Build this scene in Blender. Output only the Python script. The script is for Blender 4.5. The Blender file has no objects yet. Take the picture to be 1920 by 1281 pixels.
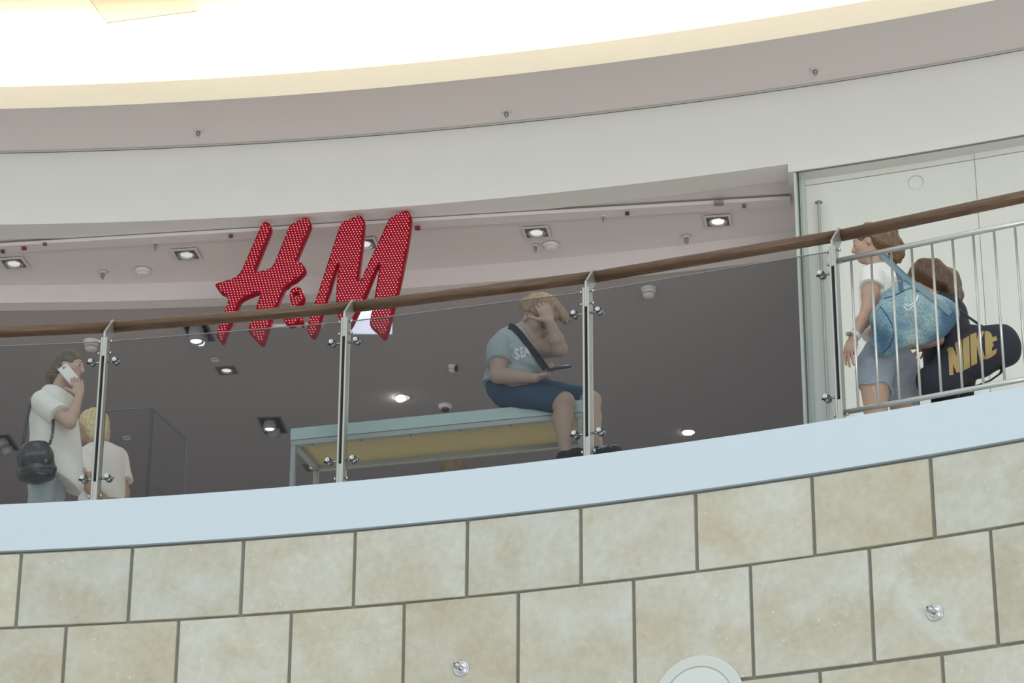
import bpy, bmesh, math, random
import numpy as np
from mathutils import Vector, Matrix
random.seed(4); rng=np.random.RandomState(4)
PI=math.pi; D2R=PI/180
SC=bpy.context.scene; COL=SC.collection
# ---------------------------------------------------------------- camera, world, lights, exposure
CAMZ=-5.44; PITCH=24*D2R; ROLL=.0039; FPX=5364.5
cp_,sp_=math.cos(PITCH),math.sin(PITCH); cr_,sr_=math.cos(ROLL),math.sin(ROLL)
FW=Vector((0,cp_,sp_)); _u=Vector((0,-sp_,cp_)); _r=Vector((1,0,0))
RT=_r*cr_+_u*sr_; UP=-_r*sr_+_u*cr_; CAMP=Vector((0,0,CAMZ))
cd=bpy.data.cameras.new('camera'); co=bpy.data.objects.new('camera',cd); COL.objects.link(co); SC.camera=co
cd.sensor_width=36; cd.lens=FPX*36/1920; cd.clip_end=200
M=Matrix((RT,UP,-FW)).transposed().to_4x4(); M.translation=CAMP; co.matrix_world=M
SC.view_settings.view_transform='Standard'; SC.view_settings.look='None'; SC.view_settings.gamma=1
SC.view_settings.use_curve_mapping=False; SC.view_settings.exposure=0.0
wd=bpy.data.worlds.new('world'); SC.world=wd; wd.use_nodes=True
bg=wd.node_tree.nodes['Background']; bg.inputs[0].default_value=(.86,.95,1.0,1); bg.inputs[1].default_value=.95
def area(name,loc,target,sx,sy,power,col):
    l=bpy.data.lights.new(name,'AREA'); l.shape='RECTANGLE'; l.size=sx; l.size_y=sy; l.energy=power; l.color=col
    o=bpy.data.objects.new(name,l); COL.objects.link(o); o.location=loc
    o.rotation_euler=(Vector(target)-Vector(loc)).to_track_quat('-Z','Y').to_euler(); return o
SKYLIGHT=area('skylight',(-3,-2,13),(1,14,1.5),12,8,400,(.93,.97,1))
FILL=area('fill_light',(7,-11,-5.5),(3,15,6),14,4,1650,(1,.95,.90))  # added fill lamp behind the camera, brightens soffits and bulkhead from below
# ---------------------------------------------------------------- helpers
def ray(px,py): return FW+RT*((px-960)/FPX)+UP*((640.5-py)/FPX)
def Uz(px,py,z):
    d=ray(px,py); return CAMP+d*((z-CAMZ)/d.z)
def Uy(px,py,y):
    d=ray(px,py); return CAMP+d*(y/d.y)
def tcirc(a,c):
    dx,dy=math.sin(a),math.cos(a); b=dx*c[0]+dy*c[1]
    return b+math.sqrt(b*b-c[0]**2-c[1]**2+c[2]**2)
def raz(a,c,z):
    t=tcirc(a,c); return Vector((math.sin(a)*t,math.cos(a)*t,z))
def Ur(px,py,c):
    d=ray(px,py); a=math.atan2(d.x,d.y); t=tcirc(a,c); h=math.hypot(d.x,d.y); return CAMP+d*(t/h)
CA=(-4.6,-.35,14.876)
def ringA(th,R,z): 
    th*=D2R; return Vector((CA[0]+R*math.sin(th),CA[1]+R*math.cos(th),z))
def AR(dr): return (CA[0],CA[1],CA[2]+dr)
AZ=[math.radians(a) for a in np.arange(-42,43,1.0)]
MATS={}
def mat(name,col,rough=.6,metal=0.,noise=0.,nscale=8.,bump=0.,bscale=60.,emit=None,estr=0.,spec=None,coat=0.):
    if name in MATS: return MATS[name]
    m=bpy.data.materials.new(name); m.use_nodes=True; nt=m.node_tree; b=nt.nodes['Principled BSDF']
    b.inputs['Base Color'].default_value=(*col,1); b.inputs['Roughness'].default_value=rough; b.inputs['Metallic'].default_value=metal
    if spec is not None: b.inputs['Specular IOR Level'].default_value=spec
    if coat: b.inputs['Coat Weight'].default_value=coat
    tc=nt.nodes.new('ShaderNodeTexCoord')
    if noise:
        n=nt.nodes.new('ShaderNodeTexNoise'); n.inputs['Scale'].default_value=nscale; n.inputs['Detail'].default_value=5
        nt.links.new(tc.outputs['Object'],n.inputs['Vector'])
        mx=nt.nodes.new('ShaderNodeMix'); mx.data_type='RGBA'
        mx.inputs[6].default_value=(*[c*(1-noise) for c in col],1); mx.inputs[7].default_value=(*[min(1,c*(1+noise)) for c in col],1)
        nt.links.new(n.outputs['Fac'],mx.inputs[0]); nt.links.new(mx.outputs[2],b.inputs['Base Color'])
    if bump:
        n=nt.nodes.new('ShaderNodeTexNoise'); n.inputs['Scale'].default_value=bscale; n.inputs['Detail'].default_value=4
        nt.links.new(tc.outputs['Object'],n.inputs['Vector'])
        bp=nt.nodes.new('ShaderNodeBump'); bp.inputs['Strength'].default_value=bump; bp.inputs['Distance'].default_value=.01
        nt.links.new(n.outputs['Fac'],bp.inputs['Height']); nt.links.new(bp.outputs[0],b.inputs['Normal'])
    if emit: b.inputs['Emission Color'].default_value=(*emit,1); b.inputs['Emission Strength'].default_value=estr
    MATS[name]=m; return m
def tag(o,label=None,cat=None,group=None,kind=None):
    if label: o['label']=label
    if cat: o['category']=cat
    if group: o['group']=group
    if kind: o['kind']=kind
    return o
def link(name,me,m=None,parent=None,smooth=False):
    o=bpy.data.objects.new(name,me); COL.objects.link(o)
    if m is not None and not me.materials: me.materials.append(m)
    if parent is not None: o.parent=parent; o.matrix_parent_inverse=parent.matrix_basis.inverted()
    if smooth: me.polygons.foreach_set('use_smooth',[True]*len(me.polygons))
    return o
def obj(name,bm,m,parent=None,smooth=False):
    me=bpy.data.meshes.new(name); bmesh.ops.recalc_face_normals(bm,faces=bm.faces); bm.to_mesh(me); bm.free()
    return link(name,me,m,parent,smooth)
def empty(name,loc=(0,0,0),label=None,cat=None,group=None):
    o=bpy.data.objects.new(name,None); COL.objects.link(o); o.location=loc; o.empty_display_size=.1
    return tag(o,label,cat,group)
def B(): return bmesh.new()
def frame(x,y=None):   # matrix with z axis along x
    z=Vector(x).normalized(); a=Vector(y) if y is not None else (Vector((0,0,1)) if abs(z.z)<.95 else Vector((0,1,0)))
    X=a.cross(z).normalized(); Y=z.cross(X); return Matrix((X,Y,z)).transposed()
def box(bm,c,s,rot=None,bev=0):
    r=bmesh.ops.create_cube(bm,size=1); vs=r['verts']; R=rot or Matrix.Identity(3); c=Vector(c)
    for v in vs: v.co=c+R@Vector((v.co.x*s[0],v.co.y*s[1],v.co.z*s[2]))
    if bev:
        es=list({e for v in vs for e in v.link_edges}); bmesh.ops.bevel(bm,geom=es,offset=bev,segments=1,affect='EDGES')
    return bm
def lathe(bm,c,axis,prof,n=20,up=None):
    R=frame(axis,up); c=Vector(c); rings=[]
    for r,h in prof:
        rings.append([bm.verts.new(c+R@Vector((r*math.cos(2*PI*i/n),r*math.sin(2*PI*i/n),h))) for i in range(n)])
    for a,b in zip(rings,rings[1:]):
        for i in range(n): bm.faces.new((a[i],a[(i+1)%n],b[(i+1)%n],b[i]))
    if prof[0][0]>1e-5: bm.faces.new(rings[0][::-1])
    if prof[-1][0]>1e-5: bm.faces.new(rings[-1])
    return bm
def tube(bm,pts,r,n=10,flat=1.,up=None):
    pts=[Vector(p) for p in pts]; rs=r if isinstance(r,(list,tuple)) else [r]*len(pts); rings=[]; prevX=None
    for i,p in enumerate(pts):
        t=(pts[min(i+1,len(pts)-1)]-pts[max(i-1,0)]).normalized()
        if prevX is None:
            F=frame(t,up); X=F.col[0]
        else:
            X=(prevX-t*prevX.dot(t)).normalized()
        Y=t.cross(X); prevX=X
        rings.append([bm.verts.new(p+X*rs[i]*math.cos(2*PI*k/n)+Y*rs[i]*flat*math.sin(2*PI*k/n)) for k in range(n)])
    for a,b in zip(rings,rings[1:]):
        for i in range(n): bm.faces.new((a[i],a[(i+1)%n],b[(i+1)%n],b[i]))
    bm.faces.new(rings[0][::-1]); bm.faces.new(rings[-1]); return bm
def loft(bm,rows):   # rows of equally long point lists
    V=[[bm.verts.new(p) for p in r] for r in rows]
    for a,b in zip(V,V[1:]):
        for i in range(len(a)-1): bm.faces.new((a[i],a[i+1],b[i+1],b[i]))
    return V
def ringsolid(prof,az=AZ):   # closed section swept round: prof = [(circle,z)...]
    bm=B(); rows=[[raz(a,c,z) for a in az] for c,z in prof]; rows.append(rows[0])
    V=[[bm.verts.new(p) for p in r] for r in rows[:-1]]; V.append(V[0])
    for a,b in zip(V,V[1:]):
        for i in range(len(a)-1): bm.faces.new((a[i],a[i+1],b[i+1],b[i]))
    bm.faces.new([r[0] for r in V[:-1]]); bm.faces.new([r[-1] for r in V[:-1]][::-1])
    return bm
def copyt(o,parent=None):
    c=o.copy(); COL.objects.link(c)
    if parent is not None: c.parent=parent
    for ch in o.children: copyt(ch,c)
    return c
def grow(c,d): return (c[0],c[1],c[2]+d)

# ---------------------------------------------------------------- materials
WHITE=mat('white_paint',(.80,.79,.76),.7,noise=.02,nscale=3)
SOFF=mat('soffit_paint',(.77,.71,.69),.8)
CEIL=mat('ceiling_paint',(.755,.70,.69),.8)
DARKCEIL=mat('shop_ceiling_dimmed',(.45,.415,.42),.8)  # weaker light inside the shop is put into this darker ceiling colour
FASC=mat('pale_blue_paint',(.58,.665,.715),.5)
STEEL=mat('brushed_steel',(.55,.55,.52),.33,metal=.85)
CHROME=mat('chrome',(.60,.60,.59),.14,metal=1)
BLACK=mat('black_rubber',(.015,.015,.016),.6)
GROUT=mat('grout',(.25,.245,.21),.9,noise=.12,nscale=20)
def wood():
    m=mat('handrail_wood',(.2,.11,.05),.5,coat=.18); nt=m.node_tree; b=nt.nodes['Principled BSDF']
    tc=nt.nodes.new('ShaderNodeTexCoord'); mp=nt.nodes.new('ShaderNodeMapping'); mp.inputs['Scale'].default_value=(4,4,60)
    n=nt.nodes.new('ShaderNodeTexNoise'); n.inputs['Scale'].default_value=2; n.inputs['Detail'].default_value=6
    r=nt.nodes.new('ShaderNodeValToRGB'); r.color_ramp.elements[0].color=(.08,.04,.018,1); r.color_ramp.elements[1].color=(.155,.085,.042,1)
    r.color_ramp.elements[0].position=.3; r.color_ramp.elements[1].position=.7
    nt.links.new(tc.outputs['Object'],mp.inputs[0]); nt.links.new(mp.outputs[0],n.inputs['Vector']); nt.links.new(n.outputs['Fac'],r.inputs[0]); nt.links.new(r.outputs[0],b.inputs['Base Color']); return m
WOOD=wood()
def glassmat(name,tint,ior=1.5,rough=0.):
    m=bpy.data.materials.new(name); m.use_nodes=True; nt=m.node_tree; nt.nodes.remove(nt.nodes['Principled BSDF'])
    out=nt.nodes['Material Output']; t=nt.nodes.new('ShaderNodeBsdfTransparent'); t.inputs[0].default_value=(*tint,1)
    g=nt.nodes.new('ShaderNodeBsdfGlossy'); g.inputs['Roughness'].default_value=rough; f=nt.nodes.new('ShaderNodeFresnel'); f.inputs[0].default_value=ior
    mx=nt.nodes.new('ShaderNodeMixShader'); nt.links.new(f.outputs[0],mx.inputs[0]); nt.links.new(t.outputs[0],mx.inputs[1]); nt.links.new(g.outputs[0],mx.inputs[2]); nt.links.new(mx.outputs[0],out.inputs[0]); return m
GLASS=glassmat('railing_glass',(.84,.85,.86),1.27)
GEDGE=mat('glass_edge',(.26,.30,.28),.4)
GREENG=glassmat('shopfront_glass',(.985,.99,.98),1.2)
def travertine():
    m=bpy.data.materials.new('travertine'); m.use_nodes=True; nt=m.node_tree; b=nt.nodes['Principled BSDF']; b.inputs['Roughness'].default_value=.42
    tc=nt.nodes.new('ShaderNodeTexCoord'); oi=nt.nodes.new('ShaderNodeObjectInfo')
    mul=nt.nodes.new('ShaderNodeMath'); mul.operation='MULTIPLY'; mul.inputs[1].default_value=43.; nt.links.new(oi.outputs['Random'],mul.inputs[0])
    def nz(scale,det,dist=0.,off=0.):
        n=nt.nodes.new('ShaderNodeTexNoise'); n.noise_dimensions='4D'; n.inputs['Scale'].default_value=scale; n.inputs['Detail'].default_value=det; n.inputs['Distortion'].default_value=dist
        a=nt.nodes.new('ShaderNodeMath'); a.inputs[1].default_value=off; nt.links.new(mul.outputs[0],a.inputs[0]); nt.links.new(a.outputs[0],n.inputs['W'])
        nt.links.new(tc.outputs['Object'],n.inputs['Vector']); return n
    a=nz(3.2,7,.6); c=nz(26,5,.3,3.); s=nz(60,3,0,7.)
    r=nt.nodes.new('ShaderNodeValToRGB'); e=r.color_ramp.elements
    e[0].position=.34; e[0].color=(.505,.465,.355,1); e[1].position=.68; e[1].color=(.59,.60,.535,1); x=e.new(.5); x.color=(.545,.53,.435,1)
    nt.links.new(a.outputs['Fac'],r.inputs[0])
    mx=nt.nodes.new('ShaderNodeMix'); mx.data_type='RGBA'; mx.blend_type='OVERLAY'; mx.inputs[0].default_value=.28
    nt.links.new(r.outputs[0],mx.inputs[6]); nt.links.new(c.outputs['Color'],mx.inputs[7])
    sat=nt.nodes.new('ShaderNodeRGBToBW'); nt.links.new(c.outputs['Color'],sat.inputs[0]); nt.links.new(sat.outputs[0],mx.inputs[7])
    # pale calcite flecks and veins
    v=nt.nodes.new('ShaderNodeValToRGB'); v.color_ramp.elements[0].position=.66; v.color_ramp.elements[1].position=.74; nt.links.new(s.outputs['Fac'],v.inputs[0])
    m2=nt.nodes.new('ShaderNodeMix'); m2.data_type='RGBA'; m2.inputs[7].default_value=(.78,.77,.70,1); nt.links.new(v.outputs[0],m2.inputs[0]); nt.links.new(mx.outputs[2],m2.inputs[6])
    # tile to tile tone
    hs=nt.nodes.new('ShaderNodeHueSaturation'); mr=nt.nodes.new('ShaderNodeMapRange'); mr.inputs[3].default_value=.90; mr.inputs[4].default_value=1.015
    nt.links.new(oi.outputs['Random'],mr.inputs[0]); nt.links.new(mr.outputs[0],hs.inputs['Value']); m3=nt.nodes.new('ShaderNodeMix'); m3.data_type='RGBA'; m3.blend_type='MULTIPLY'; m3.inputs[7].default_value=(.975,.93,.86,1)
    md=nt.nodes.new('ShaderNodeMath'); md.operation='FRACT'; nt.links.new(mul.outputs[0],md.inputs[0]); pw=nt.nodes.new('ShaderNodeMath'); pw.operation='POWER'; pw.inputs[1].default_value=2.2; nt.links.new(md.outputs[0],pw.inputs[0]); nt.links.new(pw.outputs[0],m3.inputs[0])
    nt.links.new(m2.outputs[2],m3.inputs[6]); nt.links.new(m3.outputs[2],hs.inputs['Color']); nt.links.new(hs.outputs[0],b.inputs['Base Color'])
    bp=nt.nodes.new('ShaderNodeBump'); bp.inputs['Strength'].default_value=.25; bp.inputs['Distance'].default_value=.004; nt.links.new(c.outputs['Fac'],bp.inputs['Height']); nt.links.new(bp.outputs[0],b.inputs['Normal'])
    return m
TRAV=travertine()
FLOORM=mat('floor_stone',(.72,.69,.66),.4,noise=.08,nscale=2)

# ---------------------------------------------------------------- structure
CBB=(-4.611,-2.054,21.29); CGB=(-4.902,-3.424,22.765); CLB=(-5.009,-3.2136,21.855); CLT=(-4.88,-2.635,21.28)
ZB,ZG,ZL,ZC=4.06,4.71,4.90,5.36; ZI=3.93
# lower floor and tiled wall
bm=B(); box(bm,(0,0,-7.09),(70,70,.1)); tag(obj('floor',bm,FLOORM),kind='structure')
wall=obj('wall_front',ringsolid([(AR(.022),-7.04),(AR(.35),-7.04),(AR(.35),-.27),(AR(.022),-.27)]),GROUT); tag(wall,kind='structure')
P=2.3527; W_=14.876*P*D2R; J=.0175
def tilemesh(h,seed):
    bm=B(); box(bm,(0,.015,0),(W_-J,.03,h),bev=.003)
    r=random.Random(seed)
    for v in bm.verts:
        v.co.x+=r.uniform(-.0012,.0012); v.co.z+=r.uniform(-.0012,.0012)
    me=bpy.data.meshes.new('tile'); bmesh.ops.recalc_face_normals(bm,faces=bm.faces); bm.to_mesh(me); bm.free(); me.materials.append(TRAV); return me
zr=[-.266-.010,-.692]
for k in range(9): zr.append(-1.277-.61*k)
for r in range(10):
    h=zr[r]-zr[r+1]-J+ (.008 if r==0 else 0); mids=(zr[r]+zr[r+1])/2
    ms=[tilemesh(h,s+10*r) for s in range(3)]
    off=7.679 if r%2==0 else 8.744
    for i in range(-4,13) if r<4 else range(-2,11):
        th=off+(i+.5)*P; o=link('tile',ms[(i*7+r)%3],None,wall)
        o.location=ringA(th,14.876+rng.uniform(-.0015,.0015),mids); o.rotation_euler=(0,0,-th*D2R)
# balcony edge band, upper floor
tag(obj('trim_1',ringsolid([(AR(-.012),-.266),(AR(.33),-.266),(AR(.33),.0),(AR(-.012),.0)]),FASC),kind='structure')
UFC=(0,0,38.)
tag(obj('floor_upper',ringsolid([(AR(.32),-.2),(UFC,-.2),(UFC,-.002),(AR(.32),-.002)]),FLOORM),kind='structure')
# bulkhead wall, soffit, lip, cove ceiling
tag(obj('wall_bulkhead',ringsolid([(CBB,ZB),(grow(CBB,.25),ZB),(grow(CGB,.25),ZG+.0),(CGB,ZG)]),WHITE),kind='structure')
GR=.05
WARM=mat('cove_paint',(.88,.84,.74),.8)
tag(obj('ceiling_soffit',ringsolid([(CLB,ZG),(grow(CGB,-GR),ZG),(grow(CGB,-GR),ZG+.03),(grow(CGB,.3),ZG+.03),(grow(CGB,.3),ZG+.06),(grow(CLB,.08),ZG+.06),(grow(CLB,.012),ZG+.03)]),SOFF),kind='structure')
tag(obj('trim_2',ringsolid([(grow(CGB,-GR),ZG+.004),(grow(CGB,-.035),ZG+.004),(grow(CGB,-.033),ZG+.012),(grow(CGB,-.015),ZG+.012),(grow(CGB,-.013),ZG+.004),(grow(CGB,-.001),ZG+.004),(grow(CGB,-.001),ZG+.029),(grow(CGB,-GR),ZG+.029)]),mat('shadow_gap_profile',(.62,.60,.55),.5)),kind='structure')
WARM=mat('cove_paint',(.88,.84,.74),.8)
tag(obj('trim_4',ringsolid([(CLB,ZG-.0005),(grow(CLB,.004),ZG-.0005),(grow(CLB,.06),ZG+.06),(grow(CLT,.06),ZL),(CLT,ZL)]),mat('lip_bounce_tint',(.92,.87,.75),.7)),kind='structure')  # lip: cove light bounced onto its face is partly put into the lighter cream
INN=(CLT[0],CLT[1],18.2)
tag(obj('ceiling_cove',ringsolid([(INN,ZC),(grow(CGB,1.0),ZC),(grow(CGB,1.0),ZC+.1),(INN,ZC+.1)]),WARM),kind='structure')
tag(obj('wall_cove',ringsolid([(grow(CGB,.9),ZG+.06),(grow(CGB,1.0),ZG+.06),(grow(CGB,1.0),ZC),(grow(CGB,.9),ZC)]),WARM),kind='structure')
tag(obj('floor_cove',ringsolid([(grow(CGB,.3),ZG+.03),(grow(CGB,1.0),ZG+.03),(grow(CGB,1.0),ZG+.06),(grow(CGB,.3),ZG+.06)]),WARM),kind='structure')
o=obj('cove_light_strip',ringsolid([(grow(CLT,.16),ZG+.07),(grow(CLT,.30),ZG+.07),(grow(CLT,.30),ZG+.10),(grow(CLT,.16),ZG+.10)]),mat('cove_tube',(1,1,1),.5,emit=(1,.86,.62),estr=17))
tag(o,'warm light tube hidden in the ceiling cove above the white bulkhead','light strip')
# ceiling hatch
bm=B(); A=Uz(200,45,ZC-.012); Bp=Uz(373,22,ZC-.012); ex=(Bp-A).normalized(); ey=Vector((ex.y,-ex.x,0)); w_=(Bp-A).length
hat=empty('access_hatch',(A+Bp)/2,'square flush access hatch in the bright cove ceiling','hatch')
R3=Matrix((ex,-ey,Vector((0,0,1)))).transposed(); c=(A+Bp)/2+ey*w_/2
for s in (-1,1):
    box(bm,c+ey*s*w_/2+Vector((0,0,.004)),(w_+.024,.02,.012),R3); box(bm,c+ex*s*w_/2+Vector((0,0,.004)),(.02,w_,.012),R3)
obj('hatch_frame',bm,WARM,hat); bm=B(); box(bm,c+Vector((0,0,.006)),(w_-.03,w_-.03,.006),R3); obj('hatch_panel',bm,mat('hatch_paint',(.74,.68,.55),.7),hat)
# walkway ceiling, shopfront header, interior ceiling
CHD=(-4.4,-1.0,21.32); CHD2=(-4.4,-1.0,21.47)
tag(obj('ceiling',ringsolid([(grow(CBB,.02),ZB+.01),(grow(CHD,.1),ZB+.01),(grow(CHD,.1),ZB+.08),(grow(CBB,.02),ZB+.08)]),CEIL),kind='structure')
tag(obj('wall_shopfront',ringsolid([(CHD,ZB+.01),(CHD,ZI-.01),(CHD2,ZI-.01),(CHD2,ZB+.01)]),CEIL),kind='structure')
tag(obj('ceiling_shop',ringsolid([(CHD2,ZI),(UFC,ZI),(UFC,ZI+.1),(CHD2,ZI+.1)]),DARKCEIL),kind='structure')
tag(obj('wall_back',ringsolid([((0,0,33.),0),((0,0,33.3),0),((0,0,33.3),ZI),((0,0,33.),ZI)]),CEIL),kind='structure')
tag(obj('wall_upper_void',ringsolid([((0,0,38.),-7),((0,0,38.3),-7),((0,0,38.3),ZC+.1),((0,0,38.),ZC+.1)]),CEIL),kind='structure')
# straight shutter track below the walkway ceiling
t0=Uz(0,462,ZB); t1=Uz(1483,373.5,ZB); dr=(t1-t0).normalized(); t0=t0-dr*1.2; 
trk=empty('shutter_track',(t0+t1)/2,'long straight white track running under the walkway ceiling above the red sign','ceiling track')
F3=Matrix((dr,Vector((-dr.y,dr.x,0)),Vector((0,0,1)))).transposed()
bm=B(); box(bm,(t0+t1)/2+Vector((0,0,-.012)),((t1-t0).length,.13,.035),F3,bev=.004); obj('track_box',bm,CEIL,trk)
bm=B(); box(bm,(t0+t1)/2+F3@Vector((0,-.068,-.002)),((t1-t0).length,.006,.006),F3); box(bm,(t0+t1)/2+F3@Vector((0,.068,-.002)),((t1-t0).length,.008,.012),F3); obj('track_edge',bm,mat('dark_gap',(.2,.19,.18),.8),trk)
for px,py,s,cc in ((45,466,.035,(.25,.03,.04)),(783,428,.04,(.25,.03,.05)),(433,443,.03,(.12,.07,.06)),(1176,400.5,.03,(.06,.04,.03)),(84,458,.03,(.12,.11,.11)),(1348,381,.07,(.3,.28,.26)),(1395,387,.03,(.2,.15,.13)),(5,472,.03,(.08,.06,.06))):
    p=Uz(px,py,ZB-.045); bm=B(); box(bm,p,(s,s*.8,.022),F3,bev=.003); obj('track_clip',bm,mat('clip_%d'%px,cc,.6),trk)
# right block: header strip, glass front, panelled wall
azR=[a for a in np.linspace(math.atan2(*(Uz(1478,322,ZB-.06)[:2])),42*D2R,40)]
tag(obj('trim_3',ringsolid([(CBB,ZB-.065),(grow(CBB,.22),ZB-.065),(grow(CBB,.22),ZB),(CBB,ZB)],azR),WHITE),kind='structure')
azG=[a for a in np.linspace(math.atan2(*(Uz(1490,322,ZB-.06)[:2])),42*D2R,40)]
CWL=grow(CBB,.16)
pw=tag(obj('wall_right',ringsolid([(grow(CWL,.007),0),(grow(CWL,.12),0),(grow(CWL,.12),ZB),(grow(CWL,.007),ZB)],[a for a in np.linspace(math.atan2(*(Uz(1500,322,ZB-.06)[:2])),42*D2R,40)]),mat('panel_backing',(.40,.40,.38),.8)),kind='structure')
zs=Ur(1700,321,CWL).z
PANEL=mat('white_panel',(.88,.87,.83),.35); PANELG=mat('pale_green_panel',(.66,.73,.68),.35)
def pxaz(px,py=500): d=ray(px,py); return math.atan2(d.x,d.y)
cols=[(pxaz(1500),pxaz(1508),mat('pale_panel',(.74,.79,.74),.35)),(pxaz(1508.2),pxaz(1517),PANELG),(pxaz(1517.2),pxaz(1840.5),PANEL)]
a=pxaz(1841.7)
while a<40*D2R: cols.append((a,a+.055,PANEL)); a+=.0553
for a0,a1,m in cols:
    az=list(np.linspace(a0,a1,5))
    for z0,z1 in ((zs+.008,ZB),(.0,zs)):
        if m is not PANEL and z0>1: z0=zs
        obj('panel',ringsolid([(CWL,z0),(grow(CWL,.0068),z0),(grow(CWL,.0068),z1),(CWL,z1)],az),m,pw)
# return wall going back from the block's left end
aE=math.atan2(*(Uz(1490,322,ZB-.06)[:2])); e0=raz(aE+.004,grow(CBB,.05),0); dd=Vector((math.sin(aE+.012),math.cos(aE+.012),0)); 
R3=Matrix((dd,Vector((-dd.y,dd.x,0)),Vector((0,0,1)))).transposed()
bm=B(); box(bm,e0+dd*6.9+Vector((.09,0,ZB/2)),(12.9,.05,ZB-.01),R3); tag(obj('wall_return',bm,WHITE),kind='structure')
tag(obj('trim_5',ringsolid([(grow(CBB,.012),ZB-.069),(grow(CBB,.028),ZB-.069),(grow(CBB,.028),ZB-.065),(grow(CBB,.012),ZB-.065)],list(np.linspace(azR[0]+.002,42*D2R,60))),mat('header_shadow_line',(.22,.21,.19),.6)),kind='structure')
win=empty('window_1',e0); win['kind']='structure'
acc=[aE,pxaz(1841),]; 
while acc[-1]<38*D2R: acc.append(acc[-1]+.07)
for a0,a1 in zip(acc,acc[1:]):
    obj('glass_pane',ringsolid([(grow(CBB,.03),0),(grow(CBB,.042),0),(grow(CBB,.042),ZB-.06),(grow(CBB,.03),ZB-.06)],list(np.linspace(a0+.0001,a1-.0001,6))),GREENG,win)
bm=B(); g0=raz(aE,grow(CBB,.036),0); box(bm,g0+Vector((0,0,ZB/2-.035)),(.05,.018,ZB-.07),R3); obj('edge_profile',bm,mat('pale_green_edge',(.55,.62,.56),.3),win)
bm=B(); g0=raz(aE+.00125,grow(CBB,.036),0); box(bm,g0+Vector((0,0,ZB/2-.035)),(.045,.013,ZB-.07),R3); obj('edge_seal',bm,mat('dark_green_edge',(.05,.07,.06),.3),win)
bm=B(); box(bm,g0+dd*.08+Vector((.014,0,ZB/2-.035)),(.09,.008,ZB-.07),R3); obj('side_pane',bm,glassmat('side_glass',(.93,.96,.94),1.04),win)
# tall pull handle
hp=Ur(1535,380,grow(CBB,.098)); hd=empty('door_pull',(hp.x,hp.y,.2),'tall slim vertical steel pull bar on the glass front right of the dark shop','door handle')
bm=B(); tube(bm,[hp,Vector((hp.x,hp.y,.15))],.012); obj('bar',bm,mat('grey_tube',(.55,.56,.54),.3,metal=.5),hd)
bm=B(); lathe(bm,hp,(0,0,1),[(.026,-.004),(.028,.004),(.0,.008)],20); obj('cap',bm,mat('cap_grey',(.32,.32,.30),.4),hd)
for z in (.5,1.6):
    bm=B(); tube(bm,[Vector((hp.x,hp.y,z)),Vector((hp.x+.012,hp.y+.058,z))],.008); obj('standoff',bm,STEEL,hd)
# half round reveal on white panel
hp=Ur(1717,343,CWL); n=Vector((CWL[0]-hp.x,CWL[1]-hp.y,0)).normalized()
t=empty('wall_disc',hp,'round white cover set flush in the white panel above the walking girls','wall cover')
bm=B(); lathe(bm,hp,n,[(.052,-.02),(.052,.004),(.048,.006),(0,.006)],28); obj('disc',bm,PANEL,t)
bm=B(); lathe(bm,hp+Vector((0,0,.003)),n,[(.055,-.02),(.055,.002),(0,.002)],28); obj('rim',bm,mat('rim_grey',(.34,.32,.30),.6),t)

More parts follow.
